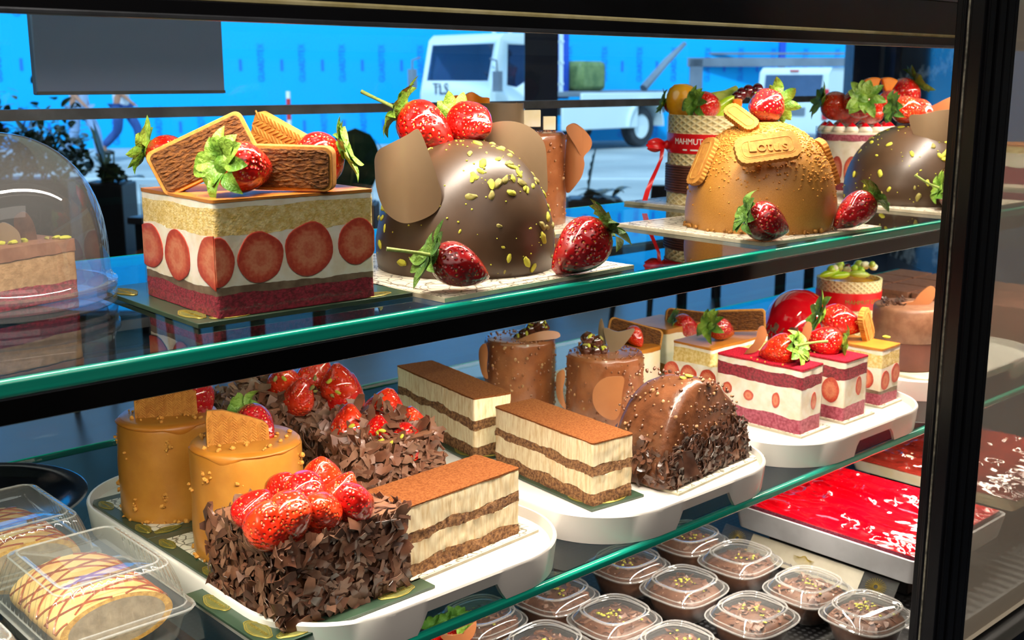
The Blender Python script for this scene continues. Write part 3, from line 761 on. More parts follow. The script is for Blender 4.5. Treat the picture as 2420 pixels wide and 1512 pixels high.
traced(nc, [(1337, 330), (1340, 302), (1356, 292), (1375, 305), (1389, 330), (1388, 352), (1377, 370), (1378, 390), (1372, 420), (1355, 445), (1340, 457), (1333, 440), (1332, 390)], dn-.03, -.35, .7, 'petalo')
traced(nc, [(1340, 305), (1356, 293), (1380, 315), (1389, 340), (1384, 358), (1374, 368), (1360, 345)], dn-.036, .3, .3, 'petalo')

# --- caramel dome with biscuits
board('cake_board', 'cream crackle-printed card under the golden caramel dome cake', 1.232, .879, ZU+.0003, .241, .242, -.043)
d2x, d2y, R2, h2 = 1.234, .862, .0965, .133
ca = thing('caramel_dome_cake', 'golden caramel dome cake with an embossed biscuit on its front', 'cake', (d2x, d2y, ZU+.0048))
dome(ca, R2, h2, 'caramelspray', 'caramel_shell', .001, 2.25, 9)
rr = random.Random(5); pts = []
for i in range(2400):
    th = TH0+rr.uniform(-2.2, 2.2); z = h2*min(.985, rr.betavariate(4.5, 1.2)); p, n = dome_pt(R2, h2, th, z); pts.append(p)
crumbs(ca, pts, (.0007, .0019), 'crumb', 'biscuit_crumbs', 3)
pts = []
for i in range(60):
    th = TH0+rr.uniform(-1.7, 1.7); pts.append((R2*math.cos(th), R2*math.sin(th), rr.uniform(.001, .004)))
crumbs(ca, pts, (.001, .0028), 'crust', 'base_crumbs', 4)
d2 = dep((d2x, d2y, ZU+.1))
biscuit(ca, face(atd(1813, 351, d2-.0905), -.03, -.62, .17), .077, .036, .008, .011, 'lotus', 'Lotus')
for th_, z_ in ((math.atan2(-RT.y, -RT.x)+.32, .62), (math.atan2(RT.y, RT.x)+.12, .60)):
    p, n = dome_pt(R2, h2, th_, h2*z_); biscuit(ca, PM[ca.name] @ basis(p+n*.0035, n) @ Rz(PI/2+.12), .062, .032, .007, .010, 'lotus')
biscuit(ca, face(atd(1752, 280, d2-.03), -.3, -.75, -.72), .05, .02, .009, .008, 'lotus')
berry(atd(1806, 252, d2-.01), RT*.6+UPZ*.1+VX*.75, .058, ca, 0, .4, 0, 'berryd')
berry(at(1812, 570, ZU+.0048)+V((0, 0, .0215)), -RT*.8+UPZ*.3-VX*.15, .055, None, 1, .2, 1, 'berryd', label='glazed strawberry at the front foot of the caramel dome, leaves to the left')
berry(at(2014, 545, ZU+.0048)+V((0, 0, .0235)), RT*.7+UPZ*.55+VX*.1, .06, None, 1, 1.1, 2, 'berryd', label='glazed strawberry on the right corner of the caramel dome board')

# --- waffle fruit cake behind
board('cake_board', 'cream card under the waffle collar fruit cake with the red bow', 1.44, 1.08, ZU+.0003, .21, .21, 0)
wx, wy, Rw, hw = 1.43, 1.075, .0805, .133
def hollow(par, r0, r1, z0, z1, m, name, n=64, th=.004, **k):
    b = MB(); b.lathe([(r0, z0), (r1, z1), (r1-th, z1), (r0-th, z0+.002)], n, cap0=False, cap1=False); return build(b, name, m, par, ang=50, **k)
wf = thing('waffle_fruit_cake', 'cream waffle collar cake piled with fruit, tied with a red ribbon and bow', 'cake', (wx, wy, ZU+.0048))
hollow(wf, Rw, Rw*1.0, .0, hw, 'wafer', 'waffle_collar')
b = MB(); b.lathe([(Rw-.004, .001), (Rw-.004, hw-.012), (.001, hw-.006)], 48); build(b, 'cream_filling', 'cream', wf)
zr0, zr1 = hz((wx-.05, wy-.05), 365)-ZU-.0048, hz((wx-.05, wy-.05), 318)-ZU-.0048
b = MB(); b.lathe([(Rw+.0004, zr0), (Rw+.0014, zr0), (Rw+.0014, zr1), (Rw+.0004, zr1)], 64, cap0=False, cap1=False); rib = build(b, 'ribbon', 'ribbon', wf, ang=50)
text('MAHMUT USTA', .0125, 'paper', rib, Rz(TH0+PI/2-.62) @ Tr(0, 0, (zr0+zr1)/2+.003), .0002, 'lettering', Rw+.0016)
mb = MB()
for k_, (a_, w_) in enumerate(((-.30, .10), (-.13, .16), (.09, .10))):
    th = TH0-.62+a_; mb.grid(lambda u, v: ((Rw+.0019)*math.cos(th+w_*u), (Rw+.0019)*math.sin(th+w_*u), zr0+.0045+.0022*v), 6, 1)
build(mb, 'fine_print_lines', 'paper', rib)
b = MB(); zz = [.018+.0038*k for k in range(11)]; prof = []
for z in zz: prof += [(Rw+.0014, z), (Rw+.003, z+.0006), (Rw+.003, z+.0028), (Rw+.0014, z+.0034)]
b.lathe(prof, 64, cap0=False, cap1=False); build(b, 'brown_wrap', 'brownwrap', wf, ang=50)
dw = dep((wx, wy, ZU+.08)); pb = atd(1572, 342, dw)
def bow(par, P, s, m):
    T = face(P, .5); mb = MB()
    for sg, L in ((-1, 1.0), (1, .5)):
        def fn(u, v): 
            w = .25+.75*math.sin(PI*min(1, v*.85+.05)); return (sg*s*L*v, s*.62*w*(u-.5), s*.3*math.sin(PI*v)*(1-(2*u-1)**2)+s*.08*math.sin(u*9))
        mb.grid(fn, 8, 10)
    mb.blob((0, 0, s*.1), (s*.14, s*.2, s*.14), .1, 1, 8, 6)
    return build(mb, 'bow', m, par, loc_of(par, T), solid=.0008, label='red satin bow')
bw = bow(wf, pb, .034, 'ribbon')
mb = MB(); tp = [(1566, 350), (1563, 375), (1553, 398), (1540, 425), (1530, 450), (1524, 474)]
def fnt(u, v):
    i = min(4, int(v*5)); f = v*5-i; q = atd(tp[i][0]+(tp[i+1][0]-tp[i][0])*f, tp[i][1]+(tp[i+1][1]-tp[i][1])*f, dw-.012)
    return q+RT*(.0055*(u-.5)*(1.2-.3*math.sin(v*5)))+VX*.003*math.sin(v*6+u)
mb.grid(fnt, 3, 20); build(mb, 'ribbon_tail', 'ribbon', wf, loc_of(wf, Matrix()), solid=.0006)
def wedge_slice(par, W_, r, th, ang, m, name):
    mb = MB(); n = 14; out = [(0, 0)]+[(r*math.cos(ang*(k/n-.5)), r*math.sin(ang*(k/n-.5))) for k in range(n+1)]
    mb.prism(out, -th/2, th/2); return build(mb, name, m, par, loc_of(par, W_), bevel=th*.25)
b = MB(); b.blob((0, 0, 0), (.026, .03, .016), .12, 3, 18, 12); build(b, 'mango_piece', 'mango', wf, loc_of(wf, face(atd(1614, 243, dw), -.2, 0, .3)))
wedge_slice(wf, face(atd(1648, 232, dw+.01), .15, -.75, -.30) @ Tr(0, 0, 0), .058, .022, 1.0, 'kiwi', 'kiwi_slice')
wedge_slice(wf, face(atd(1672, 236, dw+.03), -.1, -.6, -.12), .05, .02, 1.2, 'kiwi', 'kiwi_slice')
for px, py, rl in ((1702, 252, .65), (1715, 258, .6)):
    mb = MB(); mb.blob((0, 0, 0), (.026, .0085, .006), .05, 2, 14, 9); build(mb, 'apple_slice', 'apple', wf, loc_of(wf, face(atd(px, py, dw-.03), 0, 0, rl)))
berry(atd(1672, 250, dw-.045), -RT*.75-VX*.5+UPZ*.15, .05, wf, 0, .3, 1)
berry(atd(1600, 250, dw+.02), -RT*.8+UPZ*.2, .04, wf, 3, .3, 2)
for px, py in ((1752, 222), (1768, 215), (1783, 222), (1742, 230), (1790, 212)):
    b = MB(); b.blob((0, 0, 0), (.009, .009, .010), .06, px, 12, 8); build(b, 'grape', 'grape', wf, loc_of(wf, Tr(atd(px, py, dw-.01))))
mb = MB(); mb.box((0, 0, 0), (.014, .012, .01)); build(mb, 'mango_cube', 'orange', wf, loc_of(wf, face(atd(1742, 243, dw-.04))), bevel=.002)

# --- strawberry trifle cup, second dome, red slice beyond the post
board('cake_board', 'cream card under the layered strawberry trifle cake by the window', 1.79, 1.065, ZU+.0003, .19, .19, 0)
cxx, cyy, Rc, hc = 1.80, 1.065, .068, .109
tf = thing('strawberry_trifle_cake', 'round strawberry and cream cake in clear film, piled with strawberries and orange pieces', 'cake', (cxx, cyy, ZU+.0048))
b = MB(); b.lathe([(Rc, 0), (Rc, .013), (.001, .013)], 56); build(b, 'red_sponge', 'redsponge', tf)
b = MB(); b.lathe([(Rc-.0008, .012), (Rc-.0008, .084)], 56); build(b, 'cream_layer', 'cream', tf)
for k in range(9):
    th = TH0-1.5+k*.375; p = V((math.cos(th), math.sin(th), 0))*(Rc-.0005); p.z = .034; slice_disc(tf, p, (math.cos(th), math.sin(th), 0), .0115, .022, None, k)
b = MB(); b.lathe([(Rc, .083), (Rc+.0004, .088), (Rc-.001, .094), (.001, .094)], 56, disp=lambda q, r, z: .001*math.sin(q*11) if r > .01 else 0); build(b, 'red_layer', 'pinksponge', tf)
b = MB(); b.lathe([(Rc-.0008, .0935), (Rc-.0008, hc-.012), (.001, hc-.01)], 56); build(b, 'cream_topping', 'cream', tf)
for k in range(16):
    th = 2*PI*k/16; b = MB(); b.lathe([(.011, 0), (.0125, .003), (.009, .009), (.004, .013), (.0005, .016)], 14, 0); b.lathe([(.0102, .0062), (.0075, .0105), (.004, .014), (.0005, .0168)], 14, 1, cap0=False)
    build(b, 'cream_dollop', ['cream', 'gel_red'], tf, Tr((Rc-.013)*math.cos(th), (Rc-.013)*math.sin(th), hc-.012))
hollow(tf, Rc+.0012, Rc+.0012, .0, hc-.004, 'acetate', 'acetate_collar', th=.0003)
dt = dep((cxx, cyy, ZU+.11))
for px, py, d_, dr, v, ca_ in ((1985, 254, dt-.01, -RT*.8+UPZ*.3, 0, 3), (2030, 246, dt-.035, -VX*.9-RT*.1+UPZ*.3, 1, 0), (2098, 248, dt-.02, RT*.4+VX*.4+UPZ*.2, 2, None), (2062, 262, dt-.02, VX+UPZ*.2, 0, None), (2130, 228, dt+.03, RT*.6+UPZ*.6, 1, 3), (2015, 266, dt+.0, -RT*.2+VX, 2, None)):
    berry(atd(px, py, d_), dr, .064, tf, ca_, px*.1, v, 'berry' if v else 'berryo')
for px, py, ro in ((2062, 208, .3), (2093, 208, -.3)):
    wedge_slice(tf, face(atd(px, py+22, dt+.005), .1, 0, PI/2+ro*.4), .034, .012, .95, 'orange', 'orange_piece')
board('cake_board', 'cream card under the chocolate dome cake nearest the post', 1.675, .886, ZU+.0003, .25, .245, -.03)
d3x, d3y, R3, h3 = 1.676, .885, .1085, .118
cd3 = choc_dome('glossy chocolate dome cake with pistachios, cut off by the black post', d3x, d3y, R3, h3, 60, 8)
d3 = dep((d3x, d3y, ZU+.1))
berry(atd(2150, 262, d3-.02), -RT*.85+UPZ*.15-VX*.2, .055, cd3, 1, .4, 0, 'berryo')
berry(atd(2178, 270, d3+.01), -RT*.2+UPZ*.3+VX*.8, .05, cd3, None, .4, 1, 'berryo')
traced(cd3, [(2155, 278), (2180, 271), (2215, 262), (2250, 262), (2275, 290), (2270, 345), (2245, 372), (2215, 378), (2190, 365), (2170, 330)], d3-.07, -.2, .45)
traced(cd3, [(2185, 270), (2215, 245), (2260, 225), (2290, 240), (2290, 275), (2240, 285)], d3+.04, -.2, .2, 'petalo')
berry(at(2262, 495, ZU+.0048)+V((0, 0, .022)), -RT*.9+UPZ*.3, .055, None, 2, .5, 1, 'berryd', label='strawberry at the foot of the chocolate dome beside the black post, leaves outward')
board('cake_board', 'cream card beyond the black post on the upper shelf', 2.10, .90, ZU+.0003, .19, .21, 0)
rs = thing('red_layer_cake', 'small red and cream layer cake seen beyond the black post', 'cake', (2.12, .90, ZU+.0048))
layered(rs, .10, .14, [('red_sponge', .03, 'redsponge'), ('cream_layer', .025, 'cream'), ('yellow_sponge', .012, 'sponge'), ('caramel_top', .003, 'caramel')], 15, step=.005)

# --- plastic dome on the left with a cake slab inside
px_, py_ = .332, .993
bx = thing('cake_dome', 'clear plastic dome cake carrier at the left end of the shelf', 'cake dome', (px_, py_, ZU+.0004))
Rl, hl = .0865, .147
b = MB(); b.lathe([(Rl*1.02, .001), (Rl*1.05, .003), (Rl*1.04, .008), (Rl*1.055, .0095), (Rl*1.045, .0135), (Rl*1.06, .0155), (Rl*1.06, .0185), (Rl*.97, .0195), (Rl*.95, .006), (.002, .005)], 72, cap0=False); build(b, 'base', 'dome', bx, ang=35)
prof = [(Rl*1.065, .0165), (Rl*1.065, .021), (Rl*1.03, .0225), (Rl*1.005, .030)]
for k in range(1, 18):
    t = k/17; z = .03+(hl-.03)*math.sin(t*PI/2); prof.append((max(.001, Rl*1.0*(1-((z-.03)/(hl-.03))**2.7)**.5), z))
b = MB(); b.lathe(prof, 80, cap0=False); build(b, 'lid', 'dome', bx, ang=60)
sl = thing('nut_layer_cake', 'layered red velvet and hazelnut cake inside the plastic dome', 'cake', (px_-.014, py_-.006, ZU+.0066), .30)
layered(sl, .112, .085, [('red_sponge', .016, 'redsponge'), ('nut_mousse', .024, 'nutm', .6), ('chocolate_top', .0105, 'mousse', .8, .0008)], 22)
ds = dep((px_, py_, ZU+.05))
for i in range(26):
    q = RN; p = V((q.uniform(-.045, .05), q.uniform(-.038, .03), .0515)); pist(sl, p, (0, 0, 1), q.choice((.004, .005, .006)), q)
traced(sl, [(-20, 600), (-18, 555), (10, 525), (40, 545), (45, 580), (38, 615), (0, 625)], ds-.02, .2, .3, 'petal')
traced(sl, [(40, 515), (62, 500), (78, 530), (80, 580), (60, 590), (42, 560)], ds+.0, .3, .3, 'flaked')
mb = MB(); mb.box((0, 0, 0), (.03, .025, .022)); build(mb, 'hazelnut_cube', 'coffee', sl, Tr(-.022, .008, .0905), bevel=.002)
berry(PM[sl.name] @ V((-.018, .005, .066)), VX, .035, sl, None, 0, 0)

# ================================================================ lower shelf
ZB = ZT+.0032
# --- caramel cylinders
def caramel_cyl(label, x, y, r, h, seed):
    t = thing('caramel_cylinder_cake', label, 'cake', (x, y, ZB), 0, 'caramel cylinder cakes')
    pp = []
    pr = [(r*.985, 0), (r*1.0, .003), (r, h*.5), (r*.99, h-.007), (r*.965, h-.002), (r*.92, h), (.0005, h)]
    for i in range(len(pr)-1):
        for k in range(5): pp.append((pr[i][0]+(pr[i+1][0]-pr[i][0])*k/5, pr[i][1]+(pr[i+1][1]-pr[i][1])*k/5))
    b = MB(); b.lathe(pp+[pr[-1]], 72, disp=lambda a, rr, z: (.0011*noise.noise(V((math.cos(a)*2.5+seed, math.sin(a)*2.5, z*22)))+.0004*noise.noise(V((math.cos(a)*12+seed, math.sin(a)*12, z*150))))*min(1, rr/.02))
    build(b, 'caramel_coating', 'caramelm', t, ang=80)
    b = MB()                                                      # the glaze that ran over the edge on the front
    def fn(u, v):
        a = TH0-1.2+2.7*u; L = .0025+.016*max(0, noise.noise(V((u*4, seed, 0)))+.05)
        if v < .4: k = v/.4; return (r*(.90+.075*k)*math.cos(a), r*(.90+.075*k)*math.sin(a), h+.0006-.0012*k)
        k = (v-.4)/.6; rr = r*(.98+.022*math.sin(k*PI)); return (rr*math.cos(a), rr*math.sin(a), h-.0012-L*k)
    b.grid(fn, 60, 10); build(b, 'glaze_drip', 'caramel', t, solid=.0006, ang=80)
    q = random.Random(seed); P = []
    for i in range(30): a = q.uniform(0, 6.3); k = r*q.uniform(.25, .85); P.append((k*math.cos(a), k*math.sin(a), h+.0012))
    for c_ in range(13):
        a = TH0+q.uniform(-1.8, 1.8); z = h*q.uniform(.08, .85)
        for i in range(q.randint(2, 8)): P.append(((r+.0005)*math.cos(a+q.gauss(0, .05)), (r+.0005)*math.sin(a+q.gauss(0, .05)), z+q.gauss(0, .004)))
    for i in range(34): a = TH0+q.uniform(-2, 2); P.append(((r+.001)*math.cos(a), (r+.001)*math.sin(a), q.uniform(.0008, .003)))
    crumbs(t, P, (.0012, .0032), 'crumb', 'biscuit_crumbs', seed)
    return t
for nm, q0, q1, q2, lb in (('b', (515, 1388), (358, 1278), (672, 1340), 'green-framed card under the front caramel cylinder'), ('a', (362, 1278), (228, 1180), (520, 1240), 'green-framed card under the rear caramel cylinder')):
    N, L = at(*q0, ZT), at(*q1, ZT); s_ = (L-N).length; board('cake_board', lb, .470+.0745, N.y+.0735 if nm == 'b' else N.y+.075, ZT+.0003, .147, .145, 0, 'green', 'green-framed cake cards', .0028)
c2 = caramel_cyl('caramel cylinder cake in front, with a herringbone biscuit standing on top', .540, .970, .0548, .112, 2)
c1 = caramel_cyl('caramel cylinder cake at the back left, its biscuit touching the black rail', .534, 1.124, .0545, .106, 6)
e2 = dep((.54, .97, ZB+.11)); e1 = dep((.534, 1.124, ZB+.106))
def cutbis(par, pts, d, yaw, th=.006):
    n = len(pts); cx = sum(p[0] for p in pts)/n; cy = sum(p[1] for p in pts)/n; k = d/FPX; cs = math.cos(yaw)
    o = [((x-cx)*k/cs, -(y-cy)*k) for x, y in pts]; mb = MB(); mb.prism(o[::-1], -th/2, th/2)
    xs = [p[0] for p in o]; ys = [p[1] for p in o]
    def inside(x, y):
        r = False
        for i in range(n):
            (x1, y1), (x2, y2) = o[i], o[i-1]
            if (y1 > y) != (y2 > y) and x < (x2-x1)*(y-y1)/(y2-y1)+x1: r = not r
        return r
    st = .0046; j = 0; y = min(ys)
    while y < max(ys):
        x = min(xs); i = 0
        while x < max(xs):
            sg = 1 if (i % 2) else -1; a0, a1 = (x-st*.5, y-sg*st*.5), (x+st*.5, y+sg*st*.5)
            if inside(a0[0]*1.06, a0[1]*1.06) and inside(a1[0]*1.06, a1[1]*1.06): mb.tube([(*a0, th/2), (*a1, th/2)], .0010, 5)
            x += st; i += 1
        y += st*.62; j += 1
    return build(mb, 'biscuit', 'biscuit', par, loc_of(par, face(atd(cx, cy, d), yaw, -.05)), bevel=.0008)
cutbis(c2, [(492, 1062), (493, 985), (496, 962), (530, 964), (585, 985), (618, 1000), (628, 1012), (630, 1075)], e2-.012, .35)
cutbis(c1, [(322, 990), (322, 925), (330, 912), (400, 905), (445, 917), (459, 932), (460, 992)], e1-.012, .25)
berry(atd(608, 1003, e2+.014), -RT*.6+UPZ*.3+VX*.5, .048, c2, 1, .2, 0, 'berryd')
berry(atd(466, 944, e1+.014), -RT*.4+UPZ*.8+VX*.4, .048, c1, None, .2, 1, 'berryd')
mb = MB(); mb.blob((0, 0, 0), (.009, .0045, .0012), .2, 3, 14, 6)
tag(build(mb, 'orange_glaze_spot', 'orange', None, Tr(at(536, 1357, ZT+.004)+V((0, 0, .001)))), 'small orange glaze drop on the green-framed card before the front caramel cylinder', 'glaze drop')

# --- chocolate shaving cakes with strawberries
def shaving_cake(label, x, y, rz, L, Wd, h, nf, seed, dark=True):
    t = thing('chocolate_shaving_cake', label, 'cake', (x, y, ZB), rz, 'strawberry cakes covered in chocolate shavings')
    r = random.Random(seed)
    layered(t, L, Wd, [('coffee_sponge', h*.5, 'moussed'), ('mousse_layer', h*.47, 'moussed'), ('cream_top', h*.03, 'mousse')], seed, step=.005, r=.008)
    mb = MB(); sp = box_samp(L+.003, Wd+.003, h*1.0, 0, .1)
    def s2(q):
        p, n = sp(q); return (p[0], p[1], max(p[2], .006)), n
    flakes(mb, nf, s2, (.009, .024), .42, r, 3)
    if not dark: mb.m = [m if m else (2 if r.random() < .6 else 1) for m in mb.m]
    o = stuff(build(mb, 'chocolate_shavings', ['flaked', 'flake', 'flakel'] if dark else ['flake', 'flake', 'flakel'], t, ang=60, solid=.0005))
    return t
N, L_, R_ = at(672, 1497, ZB), at(558, 1384, ZB), at(956, 1388, ZB)
cx_, cy_ = .466+.064, .789+.057
board('cake_board', 'dark green card with a gold emblem under the front chocolate shaving cake', .528, .842, ZT+.0003, .178, .142, .01, 'greenfull', None, .0028)
k1 = shaving_cake('dark square chocolate shaving cake in front, topped with nine whole glazed strawberries', cx_, cy_, .02, .128, .112, .076, 1300, 3)
zk = ZB+.076
for i, (px, py, s, cc) in enumerate(((601, 1200, .040, 'berry'), (635, 1234, .047, 'berryo'), (670, 1152, .042, 'berry'), (725, 1172, .044, 'berry'), (759, 1124, .042, 'berryo'), (809, 1163, .042, 'berryo'), (722, 1245, .047, 'berryo'), (791, 1223, .040, 'berryo'), (867, 1200, .047, 'berry'))):
    q = at(px, py, zk+.017); q.y = min(max(q.y, .80), .95)
    berry(q, V((RN.uniform(-.5, .5), RN.uniform(-.2, .6), .75)) if i in (3, 6) else V((RN.uniform(-.6, .6), RN.uniform(.2, .7), -.75)), s, k1, None, RN.uniform(0, 6), i, cc, squash=1.12)
mb = MB(); mb.blob((0, 0, 0), (.004, .0035, .006), .2, 1, 10, 7); build(mb, 'strawberry_stalk', 'stem', k1, loc_of(k1, Tr(atd(712, 1204, dep((cx_, cy_, zk))-.025))))
def berry_crown(t, pts, d, s, seed):
    r = random.Random(seed)
    for i, (px, py, c, dd_) in enumerate(pts): berry(atd(px, py, d+dd_), V((r.uniform(-.3, .3), r.uniform(-.2, .5), -.9)), s*r.uniform(.9, 1.15), t, None, r.uniform(0, 6), i, c, squash=1.15)
k3x, k3y = .708, 1.00
k2 = shaving_cake('chocolate shaving cake between the caramel cylinders and the front tiramisu slice', k3x, k3y, -.1, .115, .115, .082, 800, 13, False)
m2 = dep((k3x, k3y, ZB+.09))
berry_crown(k2, ((825, 1005, 'berryo', -.02), (908, 972, 'berryo', .03), (978, 1010, 'berryo', .015), (892, 1030, 'berry', -.025), (955, 1045, 'berry', -.01)), m2, .048, 4)
k4x, k4y = .745, 1.155
k4 = shaving_cake('rearmost chocolate shaving cake, tall with strawberries half buried in flakes', k4x-.055, k4y+.03, -.1, .115, .11, .082, 800, 17, False)
m4 = dep((k4x-.055, k4y+.03, ZB+.09))
berry_crown(k4, ((672, 905, 'berryo', -.01), (748, 888, 'berryo', .03), (708, 935, 'berryo', -.035), (800, 905, 'berryo', .0), (815, 930, 'berry', .01)), m4, .05, 6)
for tt, cx0, cy0, mm, sd in ((k2, 890, 1040, m2, 5), (k4, 740, 930, m4, 9)):
    r = random.Random(sd); mb = MB(); inv = PM[tt.name].inverted()
    def sp3(q): return inv @ atd(cx0+q.gauss(0, 62), cy0+q.gauss(0, 38)+abs(q.gauss(0, 8)), mm-.03+q.uniform(-.035, .03)), V((q.uniform(-.8, .8), q.uniform(-1, .2), q.uniform(.2, 1)))
    def sp4(q): 
        u, v = q.uniform(-.5, .5), q.uniform(-.5, .5); return V((u*.11, v*.105, .082+.026*max(0, 1-(u*u+v*v)*5)*q.random())), V((q.uniform(-.8, .8), q.uniform(-1, .2), q.uniform(.2, 1)))
    flakes(mb, 200, sp4, (.014, .034), .7, r, 3); stuff(build(mb, 'large_shavings', ['flake', 'flakel', 'flake'], tt, ang=60, solid=.0006))
    for i in range(12):
        pist(tt, inv @ atd(cx0+r.gauss(0, 45), cy0-15+r.gauss(0, 22), mm-.046), V((-.3, -.8, .5)), r.choice((.003, .004)), r)

# --- tiramisu slices
TIR = lambda h: [('coffee_sponge', h*.20, 'coffee', 2.0), ('cream_layer', h*.29, 'creamt', .9), ('coffee_sponge', h*.15, 'coffee', 2.0), ('cream_layer', h*.335, 'creamt', .8), ('cocoa_top', h*.025, 'cocoa', .7, .0003)]
def tiramisu(label, N, a, b, rz, h, seed, bd, off=(0, 0), bk='white'):
    c = V((N.x, N.y, 0))+V((math.cos(rz), math.sin(rz), 0))*a/2+V((-math.sin(rz), math.cos(rz), 0))*b/2
    board('cake_board', bd, c.x+off[0], c.y+off[1], ZT+.0003, a+.018, b+.014, rz, bk, None, .0028)
    t = thing('tiramisu_slice', label, 'cake slice', (c.x, c.y, ZB), rz, 'tiramisu slices')
    layered(t, a, b, TIR(h), seed, .0022, .0011); return t
tiramisu('tiramisu slice in front, lying beside the dark chocolate shaving cake', at(953, 1373, ZB), .159, .062, .065, .071, 31, 'cream crackle-printed card under the front tiramisu slice', (.012, 0), 'cream')
tiramisu('tiramisu slice pointing forward on the middle tray beside the half-moon cake', at(1399, 1197, ZB), .060, .180, -.10, .0725, 32, 'dark green card under the tiramisu slice on the middle tray', (.003, .0), 'greenfull')
tiramisu('tiramisu slice at the back, in front of the left nut cylinder', at(1121, 1083, ZB), .055, .200, -.16, .0765, 33, 'dark green card under the rear tiramisu slice', (0, 0), 'greenfull')

# --- nut cylinders
h1c = nutcyl('nut-studded chocolate cylinder at the back of the middle tray, partly under the rail', 1.08, 1.150, ZB, .0505, .102, 41, 'nut chocolate cylinders')
h2c = nutcyl('nut-studded chocolate cylinder with a pale petal stuck on its front', 1.128, 1.030, ZB, .0535, .0935, 43, 'nut chocolate cylinders')
g1 = dep((1.08, 1.150, ZB+.1)); g2 = dep((1.128, 1.03, ZB+.095))
traced(h2c, [(1401, 945), (1405, 915), (1425, 893), (1455, 888), (1474, 893), (1470, 930), (1467, 970), (1455, 993), (1430, 988), (1410, 970)], g2-.062, 0, .12, 'petalo')
traced(h2c, [(1314, 915), (1316, 885), (1330, 872), (1334, 890), (1330, 925), (1336, 965), (1325, 955), (1316, 935)], g2-.03, -.5, .3, 'petalo')
traced(h1c, [(1131, 850), (1133, 825), (1146, 810), (1152, 830), (1150, 870), (1152, 895), (1140, 885)], g1-.03, -.5, .3, 'petalo')
traced(h2c, [(1428, 775), (1460, 783), (1500, 778), (1488, 800), (1465, 825), (1445, 834), (1436, 815)], g2-.005, .1, .2, 'petal', .0, .002)
traced(h2c, [(1414, 785), (1420, 752), (1428, 775), (1430, 800), (1433, 828), (1420, 826)], g2-.0, -.3, .3, 'petal', 0, .002)
traced(h1c, [(1215, 808), (1245, 793), (1285, 782), (1318, 783), (1322, 795), (1300, 802), (1260, 806)], g1-.03, 0, .3, 'petalo', -.4, .003)
def nutpile(par, pts, d, seed):
    r = random.Random(seed)
    for px, py, s in pts:
        b = MB(); b.blob((0, 0, 0), (s, s*.9, s), .22, px*.13, 14, 10); build(b, 'glazed_nut', 'nutg', par, loc_of(par, Tr(atd(px, py, d))))
        for k in range(3): 
            q = V((r.uniform(-.6, .6), r.uniform(-.9, -.2), r.uniform(.2, .9))).normalized(); pist(par, loc_of(par, Tr(atd(px, py, d))).translation+q*s, q, r.choice((.0022, .003, .004)), r)
nutpile(h2c, ((1390, 802, .0105), (1410, 808, .0095), (1385, 824, .0095), (1408, 830, .0095), (1425, 826, .008)), g2-.01, 3)
nutpile(h1c, ((1238, 790, .0085), (1255, 778, .0095), (1272, 768, .011), (1262, 762, .009), (1284, 775, .009), (1222, 798, .006)), g1-.005, 5)

# --- half-moon chocolate cake with shavings
N, Lq, Rq = at(1578, 1160, ZB), at(1497, 1118, ZB), at(1775, 1072, ZB)
hm = thing('half_moon_chocolate_cake', 'half-moon chocolate cake with a shaving-covered base and pistachios on its peak', 'cake', (N.x, N.y, ZB), math.atan2(Rq.y-N.y, Rq.x-N.x))
board('cake_board', 'thin cream card under the half-moon chocolate cake', N.x+.092, N.y+.038, ZT+.0003, .186, .09, .075, 'cream', None, .0026)
aw, dp = (Rq-N).length, .084
hh = hz(V((N.x+aw*.36, N.y+dp*.45, 0)), 886)-ZB
def halfmoon(aw, dp, hh):
    b = MB(); rg = []; n = 40
    for j in range(13):
        v = j/12; ins = .009*(max(0, abs(v-.5)*2-.72)/.28)**2; ring = []
        for i in range(n+1):
            t = PI*(1-i/n); c, s_ = math.cos(t), math.sin(t); x = aw*.47+(aw*.49-ins)*math.copysign(abs(c)**1.08, c)-.020*(s_**2); z = (hh-ins)*abs(s_)**1.0*(1-.16*(max(0, v-.35)/.65)**2)
            k = .0026*noise.noise(V((x*45, v*4, z*45)))+.0008*noise.noise(V((x*160, v*14, z*160)))
            ring.append((x+k, v*dp, max(0, z+k)))
        rg.append(ring)
    b.rings(rg); return b
build(halfmoon(aw, dp, hh), 'chocolate_coating', 'milkd', hm, ang=70)
def hm_pt(q, lo=0, hi=1):
    if q.random() < .5:
        while True:
            x, z = q.uniform(0, aw), max(.006, q.uniform(lo, hi)*hh)
            if (abs(x-aw*.45)/(aw*.48))**1.8+(z/hh)**1.9 < .95: return (x, -.0005, z), (0, -1, 0)
    t = PI*q.random(); c, s_ = math.cos(t), abs(math.sin(t)); x = aw*.47+aw*.49*math.copysign(abs(c)**1.08, c)-.020*s_*s_; z = hh*s_
    if not lo*hh <= z <= hi*hh: return hm_pt(q, lo, hi)
    return (x, q.uniform(0, dp), max(z, .006)), (c, 0, s_)
q = random.Random(77); mb = MB()
flakes(mb, 1000, lambda r: hm_pt(r, 0, .38 if r.random() < .75 else .48), (.007, .018), .5, q, 3)
stuff(build(mb, 'chocolate_shavings', ['flaked', 'flake', 'flaked'], hm, ang=60, solid=.0005))
mb = MB()
for i in range(300):
    p, n = hm_pt(q, .3, 1); s = q.choice((.0012, .0016, .0024)); mb.blob(p, (s, s, s), .5, i, 6, 4, 0 if q.random() < .75 else 1)
stuff(build(mb, 'nut_pieces', ['milkd', 'nut'], hm, ang=70))
mb = MB()
for px, py, sx, sy in ((1630, 1095, .02, .03), (1600, 1080, .012, .026)):
    mb.grid(lambda u, v: ((u-.5)*sx*(1-.5*v), (v-.5)*sy, .002*math.sin(u*3+v*5)), 4, 5, 0, loc_of(hm, face(atd(px, py, dep(N)-.002), .2, -.1, .2)))
